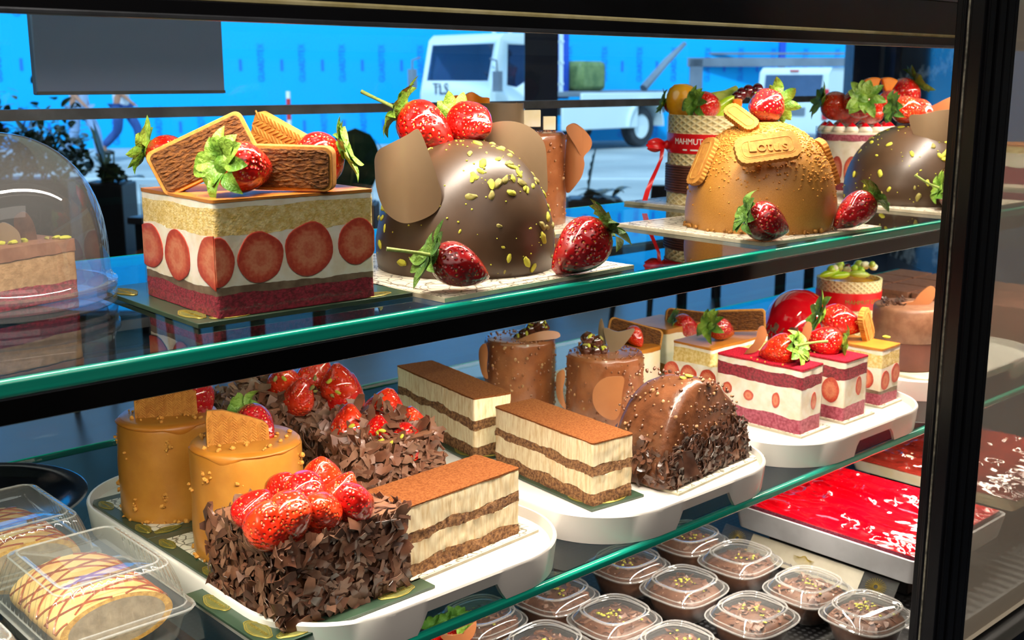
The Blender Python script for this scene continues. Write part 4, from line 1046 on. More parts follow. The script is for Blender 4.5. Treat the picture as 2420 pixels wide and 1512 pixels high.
build(mb, 'large_shavings', 'flaked', hm, solid=.0008)
dh = dep((N.x+aw*.36, N.y+dp*.4, ZB+hh))
for px, py, s in ((1615, 893, .005), (1628, 888, .005), (1640, 898, .006), (1626, 912, .006), (1608, 905, .004), (1636, 912, .005), (1620, 900, .005)):
    pist(hm, loc_of(hm, Tr(atd(px, py, dh-.012))).translation, (0, -.3, 1), s)

# --- slices on the right tray
def slab(nm, label, cat, N, a, b, rz, layers, seed, bd=None, group=None, bk='cream', ex=.02, step=.003, wav=.0016, rough=.0008):
    c = V((N.x, N.y, 0))+V((math.cos(rz), math.sin(rz), 0))*a/2+V((-math.sin(rz), math.cos(rz), 0))*b/2
    if bd: board('cake_board', bd, c.x+ex*.3, c.y, ZT+.0003, a+ex, b+.012, rz, bk, None, .0028)
    t = thing(nm, label, cat, (c.x, c.y, ZB), rz, group); layered(t, a, b, layers, seed, wav, rough, step=step); return t, c
RV = lambda h: [('red_sponge', h*.23, 'pinksponge', 1), ('cream_layer', h*.45, 'cream', .6), ('red_sponge', h*.20, 'redsponge', 1), ('cream_topping', h*.09, 'cream', .8), ('red_crumb_top', h*.03, 'redcrumb', .8, .0004)]
v1, cv1 = slab('red_velvet_slice', 'front red velvet slice on the right tray, its strawberry facing leaves out', 'cake slice', at(1888, 1028, ZB), .052, .135, .02, RV(.0885), 51, 'cream card under the front red velvet slice', 'red velvet slices')
v2, cv2 = slab('red_velvet_slice', 'red velvet slice behind the front one, nearer the black post', 'cake slice', at(1991, 996, ZB), .058, .12, .0, RV(.0845), 52, 'cream card under the second red velvet slice', 'red velvet slices')
SB = lambda h: [('red_sponge', h*.19, 'pinksponge', 1), ('glaze_layer', h*.06, 'glaze', .5), ('cream_layer', h*.40, 'cream', .7), ('yellow_sponge', h*.25, 'sponge', 1), ('cream_topping', h*.06, 'cream', .6), ('caramel_top', h*.04, 'caramel', .5, .0006)]
b2, cb2 = slab('strawberry_caramel_slice', 'strawberry caramel slice by the black post with a scalloped biscuit leaning on its berry', 'cake slice', at(2077, 959, ZB), .054, .115, .03, SB(.0835), 53, 'cream card under the strawberry caramel slice by the post', 'strawberry caramel slices', ex=.012)
for tt, a, b, h in ((v1, .052, .135, .0885), (v2, .058, .12, .0845), (b2, .054, .115, .0835)):
    mb = MB(); pr = perim(a+.002, b+.002, .003, .006); mb.rings([[(x, y, .001) for x, y in pr], [(x, y, h-.0005) for x, y in pr]], cap0=False, cap1=False); build(mb, 'acetate_collar', 'acetate', tt)
for k, (tt, a, b, lst) in enumerate(((v1, .052, .135, ((-1, .10, .038, .008, .007), (-1, -.22, .040, .006, .0105), (-1, .36, .042, .008, .008), (0, .1, .040, .0065, .0115))), (v2, .058, .12, ((0, .12, .044, .007, .013), (-1, -.32, .04, .014, .017))), (b2, .054, .115, ((0, .3, .041, .012, .014), (0, -.25, .035, .012, .014), (-1, -.3, .036, .012, .014), (-1, .1, .034, .014, .014))))):
    for j, (sd, f, z, rx, rz_) in enumerate(lst):
        if sd: slice_disc(tt, (-a/2-.0004, f*b, z), (-1, 0, 0), rx, rz_, None, j+k*4)
        else: slice_disc(tt, (f*a, -b/2-.0004, z), (0, -1, 0), rx, rz_, None, j+k*4+2)
q1 = dep((cv1.x, cv1.y, ZB+.09)); q2 = dep((cv2.x, cv2.y, ZB+.085)); q3 = dep((cb2.x, cb2.y, ZB+.085))
berry(atd(1838, 828, q1-.012), RT*.75-VX*.6+UPZ*.35, .056, v1, 2, .6, 0, 'berryo')
traced(v1, [(1786, 800), (1791, 775), (1802, 769), (1810, 785), (1806, 806), (1790, 830), (1762, 840), (1775, 825)], q1+.01, -.2, .3, 'petalo')
traced(v1, [(1898, 775), (1906, 760), (1916, 765), (1917, 790), (1905, 815), (1893, 822)], q1+.012, .1, .3, 'petalo')
berry(atd(1945, 806, q2-.008), RT*.85-VX*.2-UPZ*.1, .052, v2, 0, .2, 1, 'berry')
berry(atd(1992, 760, q3-.0), -RT*.9+UPZ*.3, .066, b2, 3, .2, 2, 'berry')
biscuit(b2, face(atd(2047, 770, q3-.01), .9, 0, -.95), .062, .028, .008, .012, 'lotus')
pist(b2, loc_of(b2, Tr(atd(2095, 796, q3))).translation, (0, 0, 1), .006)
for tt, lst, dd2 in ((v1, ((1775, 845), (1790, 850), (1808, 855), (1850, 862)), q1-.02), (v2, ((1915, 830), (1925, 833)), q2-.02)):
    inv = PM[tt.name].inverted(); crumbs(tt, [inv @ at(x, y, ZB+(.089 if tt is v1 else .085)) for x, y in lst], (.0012, .0024), 'crumb')
# cheesecakes and the layered slice behind
CH = lambda h: [('biscuit_base', h*.20, 'crust', 1.2), ('cheesecake_layer', h*.70, 'cheese', .3), ('caramel_top', h*.10, 'caramel', .4, .0006)]
N1 = at(1560, 927, ZB)
ck1, cc1 = slab('cheesecake_slice', 'cheesecake slice half hidden behind the front nut cylinder', 'cake slice', V((N1.x-.075, N1.y, 0)), .075, .10, 0, CH(.072), 61, None, 'caramel cheesecake slices')
N2 = at(1556, 885, ZB)
ck2, cc2 = slab('cheesecake_slice', 'rear cheesecake slice with a strawberry and a biscuit behind it', 'cake slice', V((N2.x+.012, N2.y-.005, 0)), .085, .085, 0, CH(.072), 62, None, 'caramel cheesecake slices')
N3 = at(1682, 823, ZB+.083); N3.z = 0; Lx = at(1800, 786, ZB+.083); wl = at(1606, 801, ZB+.083)
ck3, cc3 = slab('strawberry_caramel_slice', 'strawberry caramel slice behind the half-moon cake, its berry leaves pointing up left', 'cake slice', N3, (Lx-at(1682, 823, ZB+.083)).length, min(.15, (wl-at(1682, 823, ZB+.083)).length), .0, SB(.083), 63, None, 'strawberry caramel slices')
for f in (-.3, .05, .36): slice_disc(ck3, (-(Lx-at(1682, 823, ZB+.083)).length/2-.0004, f*.1, .036), (-1, 0, 0), .015, .014, None, int(f*10))
for bl, cpt, a, b in (('thin white card under the half-hidden cheesecake slice', cc1, .09, .112), ('thin white card under the rear cheesecake slice', cc2, .1, .1), ('thin cream card under the strawberry caramel slice behind the half-moon cake', cc3, .10, .16)):
    board('cake_board', bl, cpt.x, cpt.y, ZT+.0003, a, b, 0, 'white', None, .0026)
f1 = dep((cc1.x, cc1.y, ZB+.08)); f2 = dep((cc2.x, cc2.y, ZB+.08)); f3 = dep((cc3.x, cc3.y, ZB+.09))
biscuit(ck1, face(atd(1500, 790, f1+.01), .2, -.5, -.32), .085, .034, .008, .008)
berry(atd(1501, 797, f1-.012), -RT*.4+UPZ*.5+VX*.6, .036, ck1, None, 0, 0, 'berryo')
biscuit(ck2, face(atd(1625, 754, f2+.02), .1, -.3, -.14), .075, .03, .008, .008)
berry(atd(1622, 772, f2-.012), -RT*.85+UPZ*.35-VX*.1, .046, ck2, 0, .4, 1, 'berry')
biscuit(ck3, face(atd(1749, 757, f3+.012), -.25, -.1, .08), .075, .033, .009, .006)
berry(atd(1706, 778, f3-.025), -RT*.75-VX*.5+UPZ*.35, .05, ck3, 0, .9, 2, 'berryd')

# --- red dome, waffle pot, mousse pot, chocolate bricks
rx_, ry_, Rr = 1.697, 1.095, .065
board('cake_board', 'cream card under the shiny red dome cake', rx_, ry_, ZT+.0003, .15, .15, 0)
rd = thing('red_glazed_dome_cake', 'shiny red jelly-glazed dome cake with a chocolate flake skirt', 'cake', (rx_, ry_, ZT+.0046))
hr = hz((rx_, ry_, 0), 684)-ZT-.0046
dome(rd, Rr, hr, 'jelly_dome', 'red_glaze', .0006, 2.1, 2) if 'jelly_dome' in M else dome(rd, Rr, hr, 'gel_red', 'red_glaze', .0006, 2.1, 2)
mb = MB(); q = random.Random(8)
flakes(mb, 420, lambda r: (lambda th, z: dome_pt(Rr, hr, th, z, 2.1))(r.uniform(0, 2*PI), hr*r.uniform(.0, .42)), (.006, .015), .6, q, 3)
stuff(build(mb, 'chocolate_shavings', ['flake', 'flakel', 'flake'], rd, ang=60, solid=.0005))
w2x, w2y, Rw2 = 1.84, 1.085, .0565
board('cake_board', 'cream card under the small waffle collar pot', w2x, w2y, ZT+.0003, .125, .13, 0)
zt2 = hz((w2x, w2y, 0), 655)-ZT-.0046
wp = thing('waffle_fruit_cake', 'small waffle collar pot of fruit with a red printed band, on the lower shelf', 'cake', (w2x, w2y, ZT+.0046))
hollow(wp, Rw2*.94, Rw2*1.02, 0, zt2, 'wafer', 'waffle_collar')
b = MB(); b.lathe([(Rw2*.9, .001), (Rw2*.95, zt2-.008), (.001, zt2-.006)], 40); build(b, 'fruit_jelly', 'mango', wp)
zb0, zb1 = hz((w2x-.04, w2y-.04, 0), 735)-ZT-.0046, hz((w2x-.04, w2y-.04, 0), 695)-ZT-.0046
b = MB(); b.lathe([(Rw2*.985, zb0), (Rw2*1.01, zb0), (Rw2*1.035, zb1), (Rw2*1.0, zb1)], 56, cap0=False, cap1=False); rb = build(b, 'ribbon', 'ribbon', wp, ang=50)
text('MAHMUT USTA', .0105, 'gold', rb, Rz(TH0+PI/2+.25) @ Tr(0, 0, (zb0+zb1)/2), .0002, 'lettering', Rw2*1.032)
g3 = dep((w2x, w2y, ZT+zt2)); r = random.Random(3)
for k in range(16):
    px, py = r.uniform(1955, 2065), r.uniform(622, 640); mm, nm_ = r.choice((('grape', 'grape'), ('berryp', 'pink_berry'), ('kiwi', 'kiwi_piece'), ('apple', 'apple_piece'), ('cheese', 'banana_slice')))
    b = MB(); s = r.uniform(.006, .009); b.blob((0, 0, 0), (s, s, s*.9), .1, k, 12, 8); build(b, nm_, mm, wp, loc_of(wp, Tr(atd(px, py, g3+r.uniform(-.02, .03)))))
for px, py, ro, mm in ((1985, 650, .1, 'apple'), (2030, 648, -.1, 'kiwi'), (1960, 645, .3, 'apple')):
    b = MB(); b.blob((0, 0, 0), (.02, .007, .006), .05, 2, 12, 8); build(b, 'apple_slice' if mm == 'apple' else 'kiwi_slice', mm, wp, loc_of(wp, face(atd(px, py, g3-.02), 0, -.6, ro)))
mx_, my_ = 1.707, .895
mp = thing('chocolate_mousse_pot', 'round chocolate mousse cake in a pleated brown paper cup beside the post', 'cake', (mx_, my_, ZT+.0046))
board('cake_board', 'white card under the pleated chocolate mousse cup', mx_, my_, ZT+.0003, .13, .14, 0, 'white')
zm = hz((mx_, my_, 0), 718)-ZT-.0046; rm = .0565
b = MB(); b.lathe([(rm*.93, .001), (rm*.96, zm*.48), (rm*.9, zm*.48)], 96, disp=lambda a, r, z: .0009*math.sin(a*48), cap1=False); build(b, 'paper_cup', 'brownwrap', mp, ang=80)
b = MB(); b.lathe([(rm*.95, zm*.45), (rm, zm*.47), (rm, zm-.006), (rm*.97, zm-.0015), (rm*.92, zm), (.0005, zm)], 64); build(b, 'mousse_top', 'mousse', mp, ang=70)
g4 = dep((mx_, my_, ZT+zm))
traced(mp, [(2110, 722), (2150, 718), (2175, 690), (2200, 676), (2215, 690), (2205, 715), (2180, 726), (2140, 728)], g4-.01, .1, .3, 'petalo')
mb = MB(); q = random.Random(2)
flakes(mb, 26, lambda r: (loc_of(mp, Tr(at(r.uniform(2085, 2140), r.uniform(705, 722), ZT+zm+.006))).translation, (0, 0, 1)), (.008, .016), .9, q, 3); stuff(build(mb, 'chocolate_shavings', 'flaked', mp, solid=.0008))
# brick shaped chocolate cakes on the far tray and behind
zc = ZL+.026
def brick(label, x, y, z, a, b, h, rz=0):
    t = thing('chocolate_brick_cake', label, 'cake slice', (x, y, z), rz, 'chocolate brick cakes by the marble wall')
    layered(t, a, b, [('dark_sponge', h*.4, 'mousse', .5), ('mousse_layer', h*.5, 'brick', .4), ('cocoa_top', h*.1, 'brick', .5, .0004)], int(x*100), step=.006); return t
board('cake_board', 'white card under the rows of chocolate brick cakes', 2.15, 1.03, ZL+.0006, .29, .40, 0, 'white')
for i in range(5):
    for j in range(3):
        brick('chocolate brick cake by the marble wall, %s from the front in the %s row' % (('first', 'second', 'third', 'fourth', 'fifth')[i], ('left', 'middle', 'right')[j]), 2.072+.084*j, .873+.078*i, ZL+.0048, .078, .072, .078)

# --- roll cakes in clear boxes, black plate
PX, PY = .375, 1.333
pl = thing('round_plate', 'black round plate behind the rear clear box of roll cake', 'plate', (PX, PY, ZL+.0006))
b = MB(); b.lathe([(.105, .001), (.118, .006), (.136, .011), (.138, .0125), (.135, .0135), (.116, .0085), (.105, .0045), (.001, .004)], 80, cap0=False); build(b, 'plate_body', 'blackg', pl, ang=60)
def clam(label, x, y, z, a, b, h, seed):
    t = thing('clear_cake_box', label, 'plastic box', (x, y, z), 0, 'clear boxes of roll cake')
    def ring(a, b, z, r, rib=0):
        p = perim(a, b, r, .002); o = []
        for i, (px, py) in enumerate(p):
            d = V((px/a, py/b, 0)).normalized(); k = rib*math.sin(i*PI/2); o.append((px+d.x*k, py+d.y*k, z))
        return o
    n0 = len(perim(a*1.0, b*1.0, .014, .002))
    def fixed(a_, b_, z_, r_, rib=0):
        base = perim(a, b, .014, .002); o = []
        for i, (px, py) in enumerate(base):
            k = rib*math.cos(i*PI*2/5); d = V((px/a, py/b, 0)).normalized(); o.append((px*a_/a+d.x*k, py*b_/b+d.y*k, z_))
        return o
    zr = h*.40
    bb = MB(); bb.rings([fixed(a*.86, b*.88, .001, 0), fixed(a*.9, b*.91, .006, 0, .0008), fixed(a*.96, b*.965, zr-.004, 0, .0008), fixed(a*1.05, b*1.04, zr-.002, 0), fixed(a*1.06, b*1.05, zr, 0)], cap1=False)
    build(bb, 'tray_half', 'ribbed', t, ang=50)
    lb = MB(); lb.rings([fixed(a*1.065, b*1.055, zr+.0008, 0), fixed(a*1.06, b*1.05, zr+.004, 0), fixed(a*.985, b*.985, zr+.005, 0), fixed(a*.95, b*.955, zr+.014, 0, .0012), fixed(a*.86, b*.89, h-.012, 0, .0014), fixed(a*.80, b*.85, h-.003, 0, .0012), fixed(a*.72, b*.79, h, 0, 0), fixed(a*.66, b*.75, h-.002, 0, 0), fixed(a*.3, b*.3, h-.002, 0, 0)], cap0=False)
    lo = build(lb, 'lid', 'ribbed', t, ang=50); b2_ = MB()
    for a_, b_, z_, t_ in ((a*1.065, b*1.055, zr+.002, .0013), (a*.985, b*.985, zr+.005, .0008), (a*.80, b*.85, h-.003, .0009), (a*.70, b*.77, h, .0009)):
        f_ = fixed(a_, b_, z_, 0); b2_.tube(f_+[f_[0]], t_, 5)
    build(b2_, 'lid_ridges', 'prim', lo)
    rl = thing('roll_cake', 'cream roll cake with caramel lattice inside the %s' % label.split(',')[0], 'cake', (x, y, z+.0075), 0, 'roll cakes in clear boxes')
    R0 = a*.40; Ln = b*.78; hq = h*.66
    def rg(yy, k): return [(R0*k*math.cos(q), yy, max(.0, hq*.48+hq*.5*k*math.sin(q)*(1 if math.sin(q) > 0 else .94))) for q in [2*PI*i/40 for i in range(40)]]
    o = MB(); o.rings([rg(Ln/2-Ln*j/16, 1+.02*noise.noise(V((j*.4, seed, 0)))) for j in range(17)], cap0=True, cap1=False); build(o, 'roll_skin', 'roll', rl, ang=70)
    o = MB(); o.rings([rg(-Ln/2, 1), rg(-Ln/2, .86)], cap0=False, cap1=False); build(o, 'sponge_ring', 'rollring', rl)
    o = MB(); o.rings([rg(-Ln/2, .87), rg(-Ln/2+.001, .4), rg(-Ln/2+.0005, .05)], cap0=False); build(o, 'cream_core', 'rollin', rl, ang=80)
    o = MB()
    for sg in (-1, 1):
        for k in range(-2, 7):
            pts = []
            for i in range(26):
                q = PI*(.04+.92*i/25); yy = -Ln*.5+Ln*.17*(k+.5*noise.noise(V((k*1.7, seed, sg))))+sg*Ln*.22*(i/25-.5)*2*1.2+.006*noise.noise(V((i*.13, k*2.3, sg)))
                if -Ln/2 < yy < Ln/2: pts.append((R0*1.015*math.cos(q), yy, hq*.48+hq*.51*math.sin(q)))
            if len(pts) > 4: o.tube(pts, .0010, 5)
    build(o, 'caramel_drizzle', 'drizzle', rl)
    return t
clam('front clear box, ribbed, at the lower left', .365, .945, ZL+.0006, .125, .145, .074, 1)
clam('rear clear box, standing before the black plate', .352, 1.112, ZL+.0006, .125, .145, .074, 2)
clam('near-left clear box, cut by the photo corner', .215, .90, ZL+.0006, .125, .145, .074, 3)

# ================================================================ bottom deck
def pudding(label, x, y, seed, src=None):
    t = thing('chocolate_pudding_cup', label, 'dessert cup', (x, y, ZD+.0004), RN.uniform(-.06, .06), 'chocolate pudding cups on the deck')
    K = .90; PM[t.name] = t.matrix_basis = t.matrix_basis @ Sc(K, K*.93, 1.0)
    a = .054
    b = MB(); b.lathe([(.036, .0006, 2.6), (.04, .002, 2.8), (.0505, .030, 3.2), (.052, .0315, 3.3), (.0565, .032, 3.4), (.057, .0335, 3.4), (.0535, .0338, 3.4)], 56, cap1=False); build(b, 'bowl', 'plastic', t, ang=45)
    b = MB(); b.lathe([(.0355, .0014, 2.6), (.0395, .003, 2.8), (.0488, .029, 3.2), (.046, .0325, 3.1), (.03, .0385, 2.6), (.0005, .040)], 48, disp=lambda q, r, z: .001*noise.noise(V((r*80*math.cos(q)+seed, r*80*math.sin(q), z*60)))); build(b, 'chocolate_pudding', 'pudding', t, ang=70)
    q = random.Random(seed); mb = MB()
    def sp(r):
        x_, y_ = r.uniform(-.04, .04), r.uniform(-.04, .04); k = max(abs(x_), abs(y_))/.046; return (x_, y_, .0395-.009*k*k), (x_*6, y_*6, 1)
    flakes(mb, 85, sp, (.008, .018), .5, q, 3); stuff(build(mb, 'chocolate_shavings', ['flake', 'flakel', 'flake'], t, ang=60, solid=.0005))
    cx, cy = q.uniform(-.008, .008), q.uniform(-.008, .008)
    P = [(cx+q.gauss(0, .009), cy+q.gauss(0, .009), .0425+q.uniform(0, .001)) for _ in range(q.choice((10, 16, 24)))]+[(q.uniform(-.035, .035), q.uniform(-.035, .035), .040) for _ in range(4)]
    crumbs(t, P, (.0012, .003), 'pist', 'pistachio_pieces', seed, .6)
    b = MB(); b.lathe([(.0575, .0338, 3.4), (.0585, .0352, 3.4), (.0575, .0366, 3.4), (.0535, .0372, 3.4), (.0515, .041, 3.2), (.046, .0478, 3.0), (.043, .0498, 3.0), (.0405, .0496, 3.0), (.0385, .0482, 3.0), (.0345, .0484, 2.9), (.0005, .0488)], 64, cap0=False); lid_ = build(b, 'lid', 'plastic', t, ang=35)
    def sqr(r, e): return [(r*math.cos(q_)/((abs(math.cos(q_))**e+abs(math.sin(q_))**e)**(1/e)), r*math.sin(q_)/((abs(math.cos(q_))**e+abs(math.sin(q_))**e)**(1/e))) for q_ in [2*PI*k_/72 for k_ in range(73)]]
    b = MB()
    for r_, e_, z_, th_ in ((.0585, 3.4, .0355, .0011), (.0525, 3.3, .0385, .0008), (.0437, 3.0, .0493, .0012), (.0388, 3.0, .0485, .0008)): b.tube([(x_, y_, z_) for x_, y_ in sqr(r_, e_)], th_, 6)
    build(b, 'lid_ridges', 'prim', lid_)
    return t
SPOTS = [(.981, .774, 'cup, front row, first from the left, cut by the bottom edge'),
         (1.113, .762, 'cup, front row, second from the left'),
         (1.232, .759, 'cup, front row, third from the left, before the label holder'),
         (1.222, .668, 'cup, foremost of all, beside the black post'),
         (.868, .880, 'cup, second row, first from the left, cut by the bottom edge'),
         (.981, .873, 'cup, second row, second from the left'),
         (1.115, .871, 'cup, second row, third from the left'),
         (1.240, .873, 'cup, second row, fourth from the left, beside the label holder'),
         (.858, .985, 'cup, back row, first from the left, behind the fruit tart'),
         (.973, .970, 'cup, back row, second from the left'),
         (1.115, .970, 'cup, back row, third from the left'),
         (1.245, .968, 'cup, back row, fourth from the left, under the middle tray')]
for i, (x, y, lb) in enumerate(SPOTS): pudding('clear lidded chocolate pudding '+lb, x, y, 100+i)
# fruit tart
ft = thing('fruit_tart', 'small tart with red fruit and green leaves seen through the left tray cut-out', 'tart', (.762, .895, ZD+.0004))
b = MB(); b.lathe([(.035, 0), (.05, .034), (.047, .034), (.033, .004), (.001, .004)], 40, disp=lambda a, r, z: .0012*math.sin(a*20) if r > .03 else 0); build(b, 'pastry_case', 'crust', ft)
b = MB(); b.lathe([(.046, .026), (.044, .033), (.02, .04), (.0005, .041)], 32); build(b, 'red_filling', 'gel_red', ft)
ftd = dep((.765, .905, ZD+.05))
for px, py, v in ((1052, 1497, 0), (1080, 1482, 1), (1020, 1505, 2), (1095, 1502, 0)): berry(at(px, py, ZD+.048), V((-.2, -.3, .9)), .032, ft, 0 if v != 1 else 3, px*.2, v, 'berry')
traced(ft, [(1042, 1506), (1080, 1500), (1112, 1490), (1125, 1466), (1122, 1495), (1105, 1515), (1060, 1520)], ftd-.04, 0, .2, 'petalo')
# red jelly cake in its pan, label holder, brown glazed cake
zr = .775
L4 = [at(1757, 1183, zr), at(1972, 1090, zr), at(2365, 1217, zr), at(2150, 1325, zr)]
x0, x1 = (L4[0].x+L4[3].x)/2, (L4[1].x+L4[2].x)/2; y0, y1 = (L4[2].y+L4[3].y)/2, (L4[0].y+L4[1].y)/2
rise = thing('display_riser', 'black riser block under the metal pan', 'riser', ((x0+x1)/2, (y0+y1)/2, ZD+.0002))
build(MB().box((0, 0, .0175), (x1-x0-.08, y1-y0-.06, .035)), 'block', 'black', rise, bevel=.002)
pn = thing('metal_pan', 'grey metal pan holding the bright red jelly cake', 'pan', ((x0+x1)/2, (y0+y1)/2, ZD+.0354)); hp = zr-.0025-(ZD+.0354)
ax, ay = x1-x0, y1-y0
b = MB(); b.rings([[(x, y, 0) for x, y in rrect(ax*.96, ay*.96, .015)], [(x, y, .003) for x, y in rrect(ax*1.0, ay*1.0, .012)], [(x, y, hp) for x, y in rrect(ax+.012, ay+.012, .012)], [(x, y, hp) for x, y in rrect(ax+.004, ay+.004, .01)], [(x, y, .003) for x, y in rrect(ax-.01, ay-.01, .01)]]); build(b, 'pan_body', 'pan', pn, ang=45)
def jelly(label, nm, m, x, y, z, ax, ay, h, seed, edge, mh=.0052):
    t = thing(nm, label, 'cake', (x, y, z), 0)
    b = MB(); b.rings([[(p, q, 0) for p, q in perim(ax-.012, ay-.012, .006, .01)], [(p, q, h) for p, q in perim(ax, ay, .006, .01)]]); build(b, 'cake_body', edge, t)
    nx_, ny_ = 220, 180; b = MB()
    def fn(u, v):
        x_, y_ = (u-.5)*ax, (v-.5)*ay; e = min(1, min(u, 1-u, v, 1-v)*14)
        w = noise.noise(V((x_*95+seed, y_*24, 1)))+.6*noise.noise(V((x_*150, y_*60+seed, 2)))
        w = max(0, 1-2.6*abs(noise.noise(V((x_*62+seed, y_*20+.6*noise.noise(V((x_*30, y_*30, 4))), 1)))))**1.5*1.3-.3+.35*w
        w *= .35+.9*max(0, min(1, noise.noise(V((x_*11, y_*11, seed)))*1.6+.6))
        return (x_, y_, h+.0012+mh*w*e)
    b.grid(fn, nx_, ny_); build(b, 'jelly_glaze', m, t, ang=180, solid=.001); return t
jelly('bright red jelly-glazed sheet cake in the metal pan', 'red_jelly_cake', 'jelly', (x0+x1)/2, (y0+y1)/2, zr-.0123, ax-.006, ay-.006, .012, 3, 'pinksponge')
Lb, Nb = at(2008, 1082, zr), at(2383, 1197, zr)
rise2 = thing('display_riser', 'black riser block under the brown glazed cake', 'riser', (Lb.x+.16, (Lb.y+Nb.y)/2, ZD+.0002))
build(MB().box((0, 0, .028), (.26, Lb.y-Nb.y-.04, .056)), 'block', 'black', rise2, bevel=.002)
jelly('dark brown glazed sheet cake behind the red jelly cake', 'brown_glazed_cake', 'brownj', Lb.x+.16, (Lb.y+Nb.y)/2, ZD+.0564, .32, Lb.y-Nb.y, zr-ZD-.0564, 7, 'cheese')
lab = thing('shelf_label', 'clear label holder with a pale printed strip leaning below the metal pan', 'label holder', (0, 0, 0))
A, B_ = at(1668, 1262, .712), at(2128, 1392, .712)
mx = basis((A+B_)/2+V((0, 0, -.004)), V((-.72, -.1, .69)), UPZ); Lq = (B_-A).length
A2 = at(1772, 1280, .712); c0 = x0-.020
LM = Tr(x0-.003, (y0+y1)/2+.025, ZD+.0172) @ basis((0, 0, 0), V((-.80, 0, .60)), UPZ)
PM[lab.name] = LM; lab.matrix_basis = LM
build(MB().box((0, 0, 0), (ay+.0, .036, .0016)), 'clear_holder', 'plastic', lab, bevel=.0004)
cardm = MB(); cardm.box((0, 0, .0012), (ay*.64, .033, .0005)); card = build(cardm, 'label_card', 'labelcard', lab)
text('Taze tüketiniz. Buzdolabında saklayınız. Soğuk havalarda hafif ısıtınız', .0058, 'navy', card, Tr(0, -.0095, .0016), .0001)
e = MB()
for k in range(22):
    q = PI*k/21; e.tube([(.004*math.cos(q), .006+.004*math.sin(q), .0016), (.017*math.cos(q), .006-.011*math.sin(q), .0016)], .0003, 4)
build(e, 'emblem', 'gold', card)
for sg in (-1, 1):
    e = MB()
    for k in range(26):
        q = 2*PI*k/26; e.tube([(.003*math.cos(q), .003*math.sin(q), 0), (.015*math.cos(q), .012*math.sin(q), 0)], .0004, 4)
    build(e, 'sunburst_print', 'gold', lab, Tr(sg*ay*.40, .002, .0014))

# dark grey panel hanging inside the back glass
a0, a1 = aty(90, 225, 1.47), aty(535, 224, 1.47)
pnl = thing('hanging_sign', 'dark grey blank sign hanging at the back of the case, upper left', 'sign', ((a0.x+a1.x)/2, 1.48, a0.z))
build(MB().box((0, 0, .0585), (a1.x-a0.x, .014, .117)), 'sign_board', 'panel', pnl, bevel=.002)
build(MB().box((0, -.0075, .0025), (a1.x-a0.x, .001, .004)), 'bottom_trim', 'silver', pnl)

# ================================================================ street
def gp(px, py_ground=None, a=None):
    """street point: column px at distance a (or where the pavement is seen at row py)"""
    d = ray(px, 756 if py_ground is None else py_ground)
    if a is None: return at(px, py_ground, 0)
    k = d.dot(VX); p = CAM+d*(a/k); return V((p.x, p.y, 0))
struct(sbox('ground', AW+.1, 60, -40, 40, -.12, -.02, 'road'))
for i, (a_, w_) in enumerate(((13.2, .12), (16.5, .12))): struct(sbox('trim_%d' % (7+i), a_, a_+w_, -20, 20, -.02, -.014, 'roadline'))
W0, W1 = gp(-900, a=21.5), gp(2500, a=30.5)
dw_ = (W1-W0); wl = dw_.length; wa = math.atan2(dw_.y, dw_.x)
mb = MB(); mb.box((wl/2, .1, 3), (wl+6, .2, 6.2))
wall = struct(build(mb, 'wall_far', 'bluewall', None, Tr(W0) @ Rz(wa), smooth=False))
tm = text_mesh('GUARDTEX', .30, .004); tv = [tuple(v.co) for v in tm.vertices]; tf_ = [tuple(p.vertices) for p in tm.polygons]
mb = MB()
for i in range(30):
    for j in range(4):
        xw = .7+i*.86+(.43 if j % 2 else 0); zw = .45+j*1.28
        mb.add(tv, tf_, 0, Tr(xw, -.006, zw) @ Matrix.Rotation(PI/2, 4, 'X') @ Matrix.Rotation(PI/2, 4, 'Z') @ Sc(.5, .62, 1))
        mb.box((xw+.43, -.004, zw-.05), (.06, .008, .24))
build(mb, 'lettering', 'blueprint', wall, smooth=False)

# --- white truck: local X forward, Y left
tp0 = gp(1163, a=21.3)
fd = (-RT*.72-VX*.70).normalized(); trz = math.atan2(fd.y, fd.x)
trk = thing('truck', 'white cab-over truck with navy lettering on its nose, outside the window', 'truck', (0, 0, 0)); TM = Tr(tp0) @ Rz(trz)
trk.matrix_basis = TM; PM[trk.name] = TM
CW = 2.0
def cabprof(): return [(0, .62), (0.02, 1.12), (-.22, 2.12), (-.34, 2.22), (-1.55, 2.24), (-1.62, 2.1), (-1.62, .62)]
mb = MB(); pr = cabprof(); mb.rings([[(x, 0, z) for x, z in pr], [(x, CW, z) for x, z in pr]]); cab = build(mb, 'cab', 'truckw', trk)
def fixn(me):
    bm = bmesh.new(); bm.from_mesh(me); bmesh.ops.recalc_face_normals(bm, faces=bm.faces); bm.to_mesh(me); bm.free()
fixn(cab.data)
def cut(ob, rings):
    c = build(MB().rings(rings), 'cutter', 'truckw', trk); fixn(c.data); md = ob.modifiers.new('cut', 'BOOLEAN'); md.object = c; md.solver = 'EXACT'
    bpy.context.view_layer.update(); me = bpy.data.meshes.new_from_object(ob.evaluated_get(bpy.context.evaluated_depsgraph_get()))
    ob.modifiers.clear(); ob.data = me; bpy.data.objects.remove(c)
cut(cab, [[(x, y, z) for x, z in ((-.07, .7), (-.06, 1.15), (-.27, 2.08), (-.38, 2.15), (-1.5, 2.16), (-1.55, .7))] for y in (.06, CW-.06)])
cut(cab, [[(.3, .13, 1.36), (.3, CW-.13, 1.36), (.3, CW-.13, 2.03), (.3, .13, 2.03)][::-1], [(-.4, .13, 1.36), (-.4, CW-.13, 1.36), (-.4, CW-.13, 2.03), (-.4, .13, 2.03)][::-1]])
SW = [(-.42, 2.02), (-1.18, 2.02), (-1.22, 1.6), (-1.05, 1.42), (-.66, 1.24), (-.40, 1.28)]
